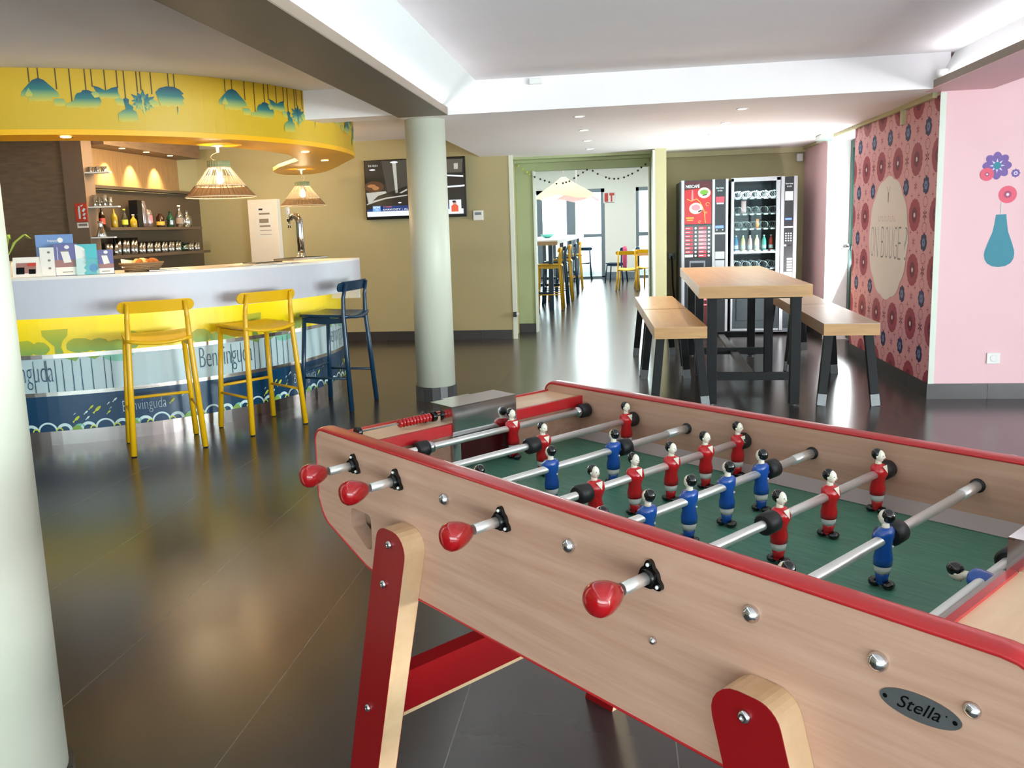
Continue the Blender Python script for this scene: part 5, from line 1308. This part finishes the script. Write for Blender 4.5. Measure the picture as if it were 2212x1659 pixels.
t = thing('wall_switch', 'white square socket plate low on the pink wall', 'socket', (2.668, 6.3995, .298))
MB('plastic_white').box(-.045, .045, -.012, 0, -.040, .040).build('plate', t, bevel=.003)
m = MB('plastic_white'); m.lathe([(.024, 0), (.024, .002), (.020, .002), (.018, .0005)], 20, (0, -.012, 0), (0, -1, 0)); m.build('socket', t)

# ------------------------------------------------------------------ ceiling fittings
def downlight(label, x, y, z, r, grp):
    t = thing('downlight', label, 'downlight', (x, y, z), group=grp)
    MB('plastic_white').lathe([(r * 1.35, 0), (r * 1.35, -.003), (r, -.004), (r, -.001)], 20, caps=False).build('trim_ring', t)
    m = MB('spot_disc'); m.flat([circ(0, 0, r, 18)], lambda p: (p[0], p[1], -.0012)); m.build('diffuser', t)
for (x, y) in ((-.29, 6.74), (-.295, 7.72), (-.30, 8.70), (-.305, 9.64)): downlight('small round downlight in the left row of the lowered white ceiling', x, y, ZS, .034, 'left row of downlights')
for (x, y) in ((.95, 6.79), (.94, 7.70), (.93, 8.65)): downlight('small round downlight in the right row of the lowered white ceiling', x, y, ZS, .034, 'right row of downlights')
t = thing('motion_sensor', 'small white sensor stuck on the white downstand above the doorway side', 'sensor', (-.578, 6.249, 2.385))
MB('plastic_white').box(-.045, .045, -.03, 0, -.02, .02).build('casing', t, bevel=.004)
t = thing('camera_sensor', 'small white detector high in the corner above the snack machine', 'sensor', (2.17, 10.735, 2.06))
MB('plastic_white').box(-.035, .035, -.07, 0, -.045, .045).build('casing', t, bevel=.006)
t = thing('emergency_light', 'white emergency light fitting on the ceiling edge above the glazed door', 'light fitting', (2.13, 9.30, ZS))
MB('plastic_white').box(-.06, .06, -.14, .14, -.045, 0).build('casing', t, bevel=.006); MB('acrylic').box(-.05, .05, -.13, .13, -.075, -.045).build('lens', t)
t = thing('ceiling_spot', 'small white ring spotlight sitting on the beam edge above the mural corner', 'spotlight', (2.165, 6.18, 2.243))
MB('plastic_white').lathe([(.035, 0), (.04, .02), (.04, .05), (.03, .055)], 18).build('ring', t)
m = MB('led_cool'); m.flat([circ(0, 0, .028, 16)], lambda p: (p[0], p[1], .05)); m.build('lens', t)

# ------------------------------------------------------------------ vending machines
YV = 10.05
t = thing('coffee_machine', 'coffee vending machine with a bright red poster and rows of red buttons', 'vending machine', (.995, YV, 0), group='two vending machines'); 
w0, w1 = -.265, .265
m = MB('vend_side'); m.box(w0 - .015, w1, .03, .62, .03, 1.80); m.build('cabinet_body', t, bevel=.004)
m = MB('vend_silver'); m.box(w0, w0 + .035, 0, .03, .05, 1.815); m.box(.085, .115, -.005, .03, .05, 1.815); m.box(.235, .265, -.005, .03, .05, 1.815); m.build('door_trim', t, bevel=.003)
m = MB('vend_black'); m.box(w0 + .035, .085, .005, .03, .05, 1.81); m.box(.115, .235, .0, .03, .05, 1.81); m.build('door', t)
def fr(x, z, lay=0, y=.0045): return (x, y - .0006 * lay, z)
m = MB('poster_red'); m.flat([sq(-.225, .080, 1.31, 1.745)], lambda p: fr(p[0], p[1])); m.flat([[(-.225, 1.80), (.080, 1.80), (.080, 1.69), (-.04, 1.72), (-.225, 1.70)]], lambda p: fr(p[0], p[1], 1), 'poster_dark')
m.flat([circ(-.005, 1.665, .070, 24, .060), circ(-.098, 1.49, .075, 24, .064)], lambda p: fr(p[0], p[1], 2), 'poster_cream')
m.flat([circ(-.005, 1.672, .048, 18, .030)], lambda p: fr(p[0], p[1], 3), 'poster_green'); m.flat([circ(-.098, 1.50, .050, 18, .036)], lambda p: fr(p[0], p[1], 3), 'tab_rose')
m.flat([[(-.03, 1.625), (.03, 1.64), (.025, 1.652), (-.02, 1.640)], [(-.07, 1.44), (-.03, 1.46), (-.035, 1.475), (-.075, 1.46)]], lambda p: fr(p[0], p[1], 4), 'vend_black')
m.flat([[(-.145, 1.70), (-.130, 1.70), (-.125, 1.58), (-.15, 1.58)]], lambda p: fr(p[0], p[1], 2), 'tab_rose')
pts = [(-.20, 1.60), (-.15, 1.575), (-.09, 1.60), (-.05, 1.56), (-.02, 1.50), (0, 1.44), (.005, 1.37), (.01, 1.32)]
for a, b in zip(pts, pts[1:]):
    d = Vector((b[0] - a[0], b[1] - a[1])).normalized() * .004; m.flat([[(a[0] - d.y, a[1] + d.x), (a[0] + d.y, a[1] - d.x), (b[0] + d.y, b[1] - d.x), (b[0] - d.y, b[1] + d.x)]], lambda p: fr(p[0], p[1], 2), 'poster_orange')
for (cx_, cz_, r) in ((.035, 1.535, .022), (.02, 1.44, .012), (-.055, 1.335, .015)): 
    for k in range(10):
        a, b = 2 * PI * k / 12, 2 * PI * (k + 1) / 12; m.flat([[(cx_ + r * math.cos(a), cz_ + r * math.sin(a)), (cx_ + r * math.cos(b), cz_ + r * math.sin(b)), (cx_ + (r - .005) * math.cos(b), cz_ + (r - .005) * math.sin(b)), (cx_ + (r - .005) * math.cos(a), cz_ + (r - .005) * math.sin(a))]], lambda p: fr(p[0], p[1], 2), 'poster_orange')
m.flat(text_polys('NESCAFÉ', fit_w=.155, fit_h=.044, o=(-.212, 1.725), bold=.02), lambda p: fr(p[0], p[1], 4), 'print_white')
m.flat([sq(-.21, -.12, 1.375, 1.39), sq(-.20, -.13, 1.350, 1.362)], lambda p: fr(p[0], p[1], 2), 'poster_orange'); m.build('poster', t)
m = MB('gloss_black'); m.box(-.225, .08, .0035, .0055, .92, 1.30); m.build('button_panel', t)
for i in range(8):
    z = 1.262 - .0455 * i
    for (a, b, mt_) in ((-.222, -.130, 'tab_red' if i < 7 else 'paper_white'), (-.068, .022, 'tab_rose' if 0 < i < 6 else 'tab_red')):
        m = MB(mt_); m.box(a, b, .001, .0034, z - .016, z + .016); m.flat([sq(a + .008, a + .055, z - .003, z + .004)], lambda p: (p[0], .0008, p[1]), 'print_white'); m.build('drink_tab', t)
    for xx in (-.100, .050): m = MB('plastic_white'); m.cyl((xx, .003, z), (xx, -.004, z), .0125, n=14); m.build('button', t)
m = MB('vend_grey'); m.box(-.17, .01, .002, .004, .72, .885); m.flat([sq(-.155, -.005, .74, .86)], lambda p: (p[0], .0015, p[1]), 'vend_black'); m.build('cup_bay', t)
m = MB('display_blue'); m.flat([sq(.122, .215, 1.255, 1.285)], lambda p: fr(p[0], p[1], 2, -.001)); m.build('display', t)
m = MB('print_white'); m.flat(text_polys('barista', fit_w=.085, fit_h=.020, o=(.130, 1.705)) + text_polys('drinks', fit_w=.055, fit_h=.018, o=(.145, 1.675)) + [sq(.135, .215, 1.53, 1.545)], lambda p: fr(p[0], p[1], 2, -.001)); m.flat([sq(.128, .222, 1.55, 1.615)], lambda p: fr(p[0], p[1], 1, -.001), 'tab_red')
m.flat([circ(.14, 1.235, .007, 10), circ(.205, 1.235, .007, 10)], lambda p: fr(p[0], p[1], 2, -.001)); m.build('payment_print', t)
m = MB('vend_silver'); m.box(.115, .235, -.008, 0, 1.185, 1.205); m.box(.122, .228, -.006, 0, .90, .985); m.box(.122, .228, -.006, 0, .77, .885); m.build('coin_tray', t)
m = MB('poster_dark'); m.box(-.05, .08, .0, .004, .10, .70); m.flat([sq(-.03, .06, .42, .46), sq(-.03, .06, .36, .375)], lambda p: (p[0], -.0006, p[1]), 'tab_rose'); m.build('lower_panel', t)

t = thing('snack_machine', 'tall snack vending machine with glass front, wire spirals and a keypad column', 'vending machine', (1.66, YV, 0), group='two vending machines')
g0, g1, z0, z1 = -.335, .135, .62, 1.775
m = MB('vend_side'); m.box(-.366, -.35, .03, .64, .03, 1.80); m.box(.19, .366, .03, .64, .03, 1.80); m.box(-.35, .19, .60, .64, .03, 1.80); m.box(-.35, .19, .03, .6, 1.78, 1.80); m.box(-.35, .19, .03, .6, .03, .60); m.build('cabinet_body', t)
m = MB('vend_silver'); m.box(-.366, g0, 0, .03, .60, 1.815); m.box(g1, .18, 0, .03, .60, 1.815); m.box(-.366, .18, 0, .03, z1, 1.82); m.box(-.366, .18, 0, .03, .585, z0); m.box(-.366, .18, .002, .028, .05, .075); m.box(-.366, -.345, 0, .03, .075, .6); m.build('door_frame', t, bevel=.003)
m = MB('vend_inside'); m.box(-.349, -.339, .03, .6, .6, 1.78); m.box(.179, .189, .03, .6, .6, 1.78); m.box(-.339, .179, .58, .599, .6, 1.78); m.build('interior', t)
m = MB('vend_pane_dark'); m.box(-.345, .18, .004, .03, .075, .585); m.box(-.30, .12, -.004, .004, .17, .52); m.build('delivery_flap', t, bevel=.01)
m = MB('vend_grey'); [m.box(-.34, .34, .02, .03, .075 - .012 * k - .008, .075 - .012 * k) for k in range(4)]; m.build('air_grille', t)
m = MB('clear_pane'); m.box(g0, g1, .012, .018, z0, z1); m.build('glass_front', t)
rows = (1.655, 1.475, 1.305, 1.055, .845)
for z in rows:
    m = MB('vend_grey'); m.box(-.338, .178, .05, .56, z - .075, z - .069); sh = m.build('tray', t)
    m = MB('plastic_white'); [m.box(-.31 + .079 * k, -.262 + .079 * k, .044, .05, z - .082, z - .064) for k in range(6)]; m.build('price_rail', sh)
    m = MB('chrome'); m.box(-.338, .178, .046, .052, z - .086, z - .080) if z == 1.055 else None
    if z == 1.055: m.box(-.338, .178, .040, .052, z - .100, z - .084, 'led_cool'); m.build('light_rail', sh)
    if z != 1.055:
        for k in range(5):
            cx_ = -.275 + .098 * k; m = MB('coil_wire'); pts = []
            for q in range(40): a = q * PI / 5; pts.append((cx_ + .040 * math.sin(a), .055 + .48 * q / 39, z - .026 + .040 * math.cos(a)))
            m.tube(pts, .0042, 6); m.build('wire_spiral', t)
m = MB('vend_black'); m.box(.225, .325, .0, .03, .60, 1.81); m.build('keypad_column', t)
m = MB('vend_silver'); m.box(.185, .225, -.002, .03, .05, 1.818); m.box(.325, .366, -.002, .03, .05, 1.818); m.build('column_trim', t, bevel=.003)
cf_ = lambda lay: (lambda p: (p[0], -.0006 * lay, p[1]))
m = MB('plastic_white'); m.flat([sq(.232, .318, 1.545, 1.645)], cf_(1)); m.flat(text_polys('barista', fit_w=.08, fit_h=.020, o=(.235, 1.725)) + text_polys('snacks', fit_w=.055, fit_h=.018, o=(.248, 1.695)), cf_(1)); m.flat([sq(.230, .320, .625, .73)] + [sq(.262, .32, .74 + .032 * k, .762 + .032 * k) for k in range(5)], cf_(1)); m.flat([sq(.228, .322, 1.235, 1.252)], cf_(1)); m.build('column_labels', t)
m = MB('display_blue'); m.flat([sq(.236, .308, 1.325, 1.345)], cf_(1)); m.build('display', t)
for i in range(4):
    for j in range(3): m = MB('plastic_white'); m.cyl((.247 + .028 * j, 0, 1.17 - .027 * i), (.247 + .028 * j, -.003, 1.17 - .027 * i), .0085, n=10); m.build('key', t)
m = MB('plastic_white'); m.cyl((.240, 0, 1.035), (.240, -.004, 1.035), .012, n=12); m.box(.270, .315, -.003, 0, 1.025, 1.045, 'gloss_black'); m.build('coin_slot', t)
m = MB('vend_pane_dark'); m.box(.19, .36, .0, .03, .08, .58); m.build('lower_door', t)
# drinks and the few snacks left inside
for k, (mt_, nm) in enumerate((('brochure_deep', 'blue'), ('fabric_yellow', 'yellow'), ('fabric_pink', 'pale pink'), ('poster_cream', 'cream'), ('dish_teal', 'teal'), ('sign_red', 'red'))):
    m = MB(mt_); m.lathe([(.024, 0), (.026, .01), (.026, .10), (.018, .135), (.010, .15), (.010, .165)], 14); m.cyl((0, 0, .02), (0, 0, .06), .0265, n=14, mat='print_white', caps=False); m.cyl((0, 0, .163), (0, 0, .175), .012, n=10, mat='plastic_white')
    o = m.build('drink_bottle', loc=(1.66 - .295 + .079 * k, YV + .10, 1.055 - .0685)); tag(o, nm + ' labelled drink bottle standing inside the snack machine', 'bottle', 'drinks inside the snack machine')
m = MB('fabric_pink'); m.loft([(-.031, .010, .03, 0, 0), (.02, .014, .032, 0, 0), (.10, .012, .03, 0, 0), (.12, .003, .032, 0, 0)], 10); o = m.build('snack_bag', loc=(1.66 - .216, YV + .085, 1.475 - .033), rotz=PI / 2); tag(o, 'pink and white snack bag in the second row of the snack machine', 'snack')
m = MB('poster_orange'); m.loft([(-.03, .008, .018, 0, 0), (.04, .010, .018, 0, 0), (.075, .002, .016, 0, 0)], 10); o = m.build('snack_bag', loc=(1.66 - .058, YV + .085, 1.305 - .033), rotz=PI / 2); tag(o, 'small orange snack bar in the third row of the snack machine', 'snack')
# cable left of the coffee machine
t = thing('power_cable', 'black power cable hanging from a wall socket left of the coffee machine', 'cable', (.66, 10.735, .92))
MB('gloss_black').box(-.04, .04, -.025, 0, -.04, .04).build('socket_box', t, bevel=.003)
m = MB('cable_black'); m.tube([(0, -.03, 0), (.0, -.10, -.03), (.005, -.10, -.15), (.01, -.09, -.35), (.03, -.09, -.55), (.055, -.09, -.75), (.06, -.05, -.9)], .009, 8); m.build('cable', t)

# ------------------------------------------------------------------ break room
t = thing('counter_table', 'long high table with white top beyond the doorway on the left', 'table', (-1.27, 16.4, 0), math.radians(88.6))
m = MB('pure_white'); m.box(-3.1, 3.3, -.40, .40, 1.06, 1.12); m.build('table_top', t)
m = MB('oak_block'); m.box(-3.12, -3.10, -.395, .395, 1.04, 1.10); m.build('end_board', t)
for xx in (-2.95, -1.0, 1.0, 3.1):
    for yy in (-.27, .27): m = MB('blue_paint' if xx < -2 else 'frame_grey'); m.box(xx - .035, xx + .035, yy - .035, yy + .035, 0, 1.06); m.build('leg', t)
    m = MB('blue_paint'); m.box(xx - .02, xx + .02, -.24, .24, .24, .29); m.build('cross_rail', t)
o = MB('dish_teal'); o.lathe([(.04, 0), (.10, .03), (.13, .07), (.12, .07), (.09, .035), (.0001, .01)], 20); o = o.build('fruit_bowl', loc=(-1.30, 15.6, 1.1205)); tag(o, 'shallow turquoise bowl on the white high table beyond the doorway', 'bowl')
for (x, y, p, lab) in ((-1.10, 13.50, 'yellow_paint', 'yellow bar stool at the high table beyond the doorway, nearest of them'), (-1.07, 14.35, 'blue_paint', 'dark blue bar stool at the high table beyond the doorway, second of the row'),
                       (-1.04, 15.20, 'yellow_paint', 'yellow bar stool at the high table beyond the doorway, third of the row'), (-1.00, 16.45, 'blue_paint', 'blue bar stool at the high table beyond the doorway, fourth of the row'), (-.97, 17.85, 'yellow_paint', 'yellow bar stool at the high table beyond the doorway, furthest of the row')):
    seat_thing('bar_stool', lab, 'bar stool', (x, y, 0), math.radians(90), p, .74, 1.0, group='stools at the high table beyond the doorway')
seat_thing('dining_chair', 'dark blue chair with a pale seat in front of the glass terrace door', 'chair', (-.86, 20.55, 0), math.radians(4), 'blue_paint', .45, .80, w=.42, dpt=.42, rung=False, group='chairs beyond the doorway')
seat_thing('dining_chair', 'yellow chair with its back to us at the low table beyond the doorway', 'chair', (.19, 17.05, 0), math.radians(-8), 'yellow_paint', .45, .80, w=.42, dpt=.42, rung=False, group='chairs beyond the doorway')
seat_thing('dining_chair', 'yellow chair at the right edge of the doorway view', 'chair', (.62, 17.75, 0), math.radians(-30), 'yellow_paint', .45, .80, w=.42, dpt=.42, rung=False, group='chairs beyond the doorway')
seat_thing('dining_chair', 'dark chair with a pink jacket hung on it beyond the doorway', 'chair', (-.05, 19.6, 0), math.radians(75), 'blue_paint', .45, .80, w=.42, dpt=.42, rung=False, group='chairs beyond the doorway')
m = MB('jacket_pink'); m.loft([(.28, .025, .10, 0, 0), (.40, .04, .15, 0, 0), (.60, .045, .16, 0, 0), (.74, .05, .15, 0, 0), (.82, .03, .10, 0, 0)], 14); o = m.build('jacket', loc=(.15, 19.55, 0), rotz=math.radians(-15)); tag(o, 'pink jacket hanging over the back of a dark chair beyond the doorway', 'jacket')
t = thing('dining_table', 'low table with a white top and wooden edge beyond the doorway on the right', 'table', (.83, 18.55, 0), 0)
m = MB('pure_white'); m.box(-.5, .9, -.75, .75, .72, .745); m.build('table_top', t)
m = MB('oak_block'); m.box(-.5, .9, -.765, -.75, .66, .742); m.box(-.515, -.5, -.765, .75, .66, .742); m.build('edge_board', t)
for xx in (-.42, .8):
    for yy in (-.65, .65): m = MB('blue_paint'); m.box(xx - .03, xx + .03, yy - .03, yy + .03, 0, .72); m.build('leg', t)
m = MB('blue_paint'); m.loft([(0, .05, .08, 0, 0), (.05, .06, .12, 0, 0), (.09, .03, .12, 0, 0)], 12); o = m.build('cloth_bundle', loc=(.42, 18.7, .7455)); tag(o, 'small dark bundle lying on the low white table beyond the doorway', 'cloth')
# big fabric lampshade of two leaning cones
def fabric_lamp(label, x, y, zt, rx, ry, h, mat, seed):
    random.seed(seed); t = thing('fabric_lampshade', label, 'lampshade', (x, y, zt - h), group='fabric lampshades beyond the doorway')
    n = 18; vs = []
    for j in range(7):
        f = j / 6
        for k in range(n):
            a = 2 * PI * k / n; wv = 1 + .10 * f * math.sin(a * 5 + seed) + .04 * f * random.uniform(-1, 1)
            vs.append((rx * (.08 + .92 * f ** 1.15) * math.cos(a) * wv, ry * (.08 + .92 * f ** 1.15) * math.sin(a) * wv, h * (1 - f) ** .92 + .03 * math.sin(a * 4 + seed) * f))
    m = MB(mat); m.add(vs, [(j * n + k, j * n + (k + 1) % n, (j + 1) * n + (k + 1) % n, (j + 1) * n + k) for j in range(6) for k in range(n)], None, False); m.build('fabric', t)
    m = MB('plastic_white'); m.cyl((0, 0, h), (0, 0, h + 2.75 - zt), .008, n=8); m.build('cord', t)
fabric_lamp('large yellow fabric lampshade hanging beyond the doorway', -.88, 14.0, 2.13, .50, .50, .33, 'sheer_yellow', 2)
fabric_lamp('pale pink fabric lampshade just behind the yellow one beyond the doorway', -.70, 14.6, 1.98, .40, .40, .22, 'sheer_pink', 5)
t = thing('extinguisher_sign', 'red and white fire sign on the pale wall beside the glass terrace door', 'sign', (-.20, YF - .001, 1.90))
m = MB('plastic_white'); m.box(-.15, .15, -.008, 0, -.05, .22); m.build('plate', t)
m = MB('sign_red'); m.flat([sq(-.12, -.03, -.02, .19), sq(.0, .12, .13, .19), sq(.03, .07, -.02, .13)], lambda p: (p[0], -.009, p[1])); m.flat([sq(-.10, .12, -.045, -.028)], lambda p: (p[0], -.009, p[1]), 'ink_grey'); m.build('symbol', t)
# bead garland across the opening
gp = [(-1.22, 2.10), (-1.17, 2.06), (-1.12, 2.02), (-1.09, 1.99), (-1.02, 1.955), (-.95, 1.925), (-.84, 1.885), (-.75, 1.862), (-.67, 1.865), (-.59, 1.885), (-.53, 1.92), (-.48, 1.95), (-.42, 1.985), (-.37, 2.015), (-.30, 2.0), (-.24, 1.96), (-.14, 1.915), (-.10, 1.90), (-.04, 1.892), (.01, 1.893), (.08, 1.905), (.13, 1.925), (.18, 1.945), (.25, 1.98), (.29, 2.015), (.34, 2.05), (.40, 2.11)]
t = thing('bead_garland', 'string garland of small dark beads swagged across the doorway', 'garland', (-.41, 10.56, 2.0))
m = MB('ink_grey'); m.tube([(x + .41, 0, z - 2.0) for x, z in gp], .0008, 5); m.build('string', t)
for i, (x, z) in enumerate(gp[:-1]):
    for q in ((0, .5) if (i % 3 and abs(gp[i + 1][0] - x) > .08) else (0,)):
        xx = x + (gp[i + 1][0] - x) * q; zz = z + (gp[i + 1][1] - z) * q
        m = MB('bead_dark' if i > 3 else 'print_lime'); m.ball((xx + .41, 0, zz - 2.0), .0125, n=8, m=6); m.build('bead', t)
for (a, b) in ((gp[0], 0), (gp[13], 0), (gp[-1], 0)): m = MB('worn_steel'); m.cyl((a[0] + .41, 0, a[1] - 2.0), (a[0] + .41, .058, a[1] - 2.0 + .0), .003, n=6); m.build('hook', t)
# ------------------------------------------------------------------ light
def area(name, loc, rot, sx, sy, power, col):
    l = D.lights.new(name, 'AREA'); l.shape = 'RECTANGLE'; l.size = sx; l.size_y = sy; l.energy = power; l.color = col
    o = D.objects.new(name, l); COL.objects.link(o); o.location = loc; o.rotation_euler = rot; return o
def spot(name, loc, power, col, angle=80, blend=.6, size=.03, rot=(0, 0, 0)):
    l = D.lights.new(name, 'SPOT'); l.energy = power; l.color = col; l.spot_size = math.radians(angle); l.spot_blend = blend; l.shadow_soft_size = size
    o = D.objects.new(name, l); COL.objects.link(o); o.location = loc; o.rotation_euler = rot; return o
def point(name, loc, power, col, size=.03):
    l = D.lights.new(name, 'POINT'); l.energy = power; l.color = col; l.shadow_soft_size = size
    o = D.objects.new(name, l); COL.objects.link(o); o.location = loc; return o
DAY = (.95, .96, 1.0); WARM = (1.0, .74, .42)
area('daylight_behind', (1.2, -4.34, 1.0), (math.radians(124), 0, 0), 9.4, 1.5, 330, DAY)       # the window row behind us
area('daylight_right', (7.38, -.6, 1.0), (0, math.radians(125), math.radians(-12)), 1.9, 5.6, 1250, DAY)            # the window row on the right
area('daylight_side_door', (2.60, 9.05, 1.1), (0, math.radians(112), 0), 1.8, .85, 150, (.93, .98, 1.0))
area('daylight_terrace', (-1.2, 21.6, 1.2), (math.radians(-108), 0, 0), 5.0, 2.2, 700, DAY)
area('break_room_light', (-.5, 16, 2.70), (0, 0, 0), 4.0, 6.0, 220, (.97, 1.0, 1.0))
for (x, y) in ((-.29, 6.74), (-.295, 7.72), (-.30, 8.70), (-.305, 9.64), (.95, 6.79), (.94, 7.70), (.93, 8.65)): spot('downlight_lamp', (x, y, 2.175), 22, (1, .93, .82), 95)
for yy in (8.05, 8.50, 8.98): spot('pelmet_lamp', (-5.06, yy, 2.262), 60, WARM, 66, .8, .012, (0, math.radians(14), 0))
for (x, y) in ((-3.478, 5.01), (-2.52, 6.68), (-2.665, 7.55)): spot('canopy_lamp', (x, y, 2.005), 40, WARM, 100)
point('pendant_bulb', (-2.935, 5.95, 1.79), 12, WARM, .03); point('pendant_bulb', (-3.245, 8.45, 1.77), 30, WARM, .03)
point('bar_warm_fill', (-4.3, 7.6, 2.15), 34, WARM, .06)  # added warm fill for the bar area, no fitting hangs here
point('bar_rear_fill', (-4.0, 8.7, 2.2), 18, WARM, .08)  # added fill without a fixture, warms the wall behind the bar
area('snack_machine_tube', (1.56, 10.12, 1.765), (0, 0, 0), .4, .04, 6, (.9, .97, 1))

w = D.worlds.new('sky'); bpy.context.scene.world = w; w.use_nodes = True
nt = w.node_tree; bg = nt.nodes['Background']
bg.inputs[0].default_value = (.80, .90, 1.0, 1); bg.inputs[1].default_value = 3.2

# ------------------------------------------------------------------ camera
sc = bpy.context.scene
cd = D.cameras.new('camera'); cam = D.objects.new('camera', cd); COL.objects.link(cam); sc.camera = cam
right = Vector((0.98886001, 0.14510199, -0.03318581)); down = Vector((-0.01078164, -0.15254066, -0.98823838)); fwd = Vector((-0.14845755, 0.97758721, -0.14927692))
M = Matrix((right, -down, -fwd)).transposed().to_4x4(); M.translation = Vector((0, 0, 1.35)); cam.matrix_world = M
cd.sensor_fit = 'HORIZONTAL'; cd.sensor_width = 36; cd.lens = 1799.46854684 / 2212 * 36
cd.shift_x = (1106 - 1067.7377) / 2212; cd.shift_y = -(829.5 - 763.10938) / 2212
cd.clip_start = 0.05; cd.clip_end = 200
cd.dof.use_dof = False
vs = sc.view_settings; vs.view_transform = 'Standard'; vs.look = 'None'; vs.gamma = 1; vs.exposure = 0.42; vs.use_curve_mapping = False
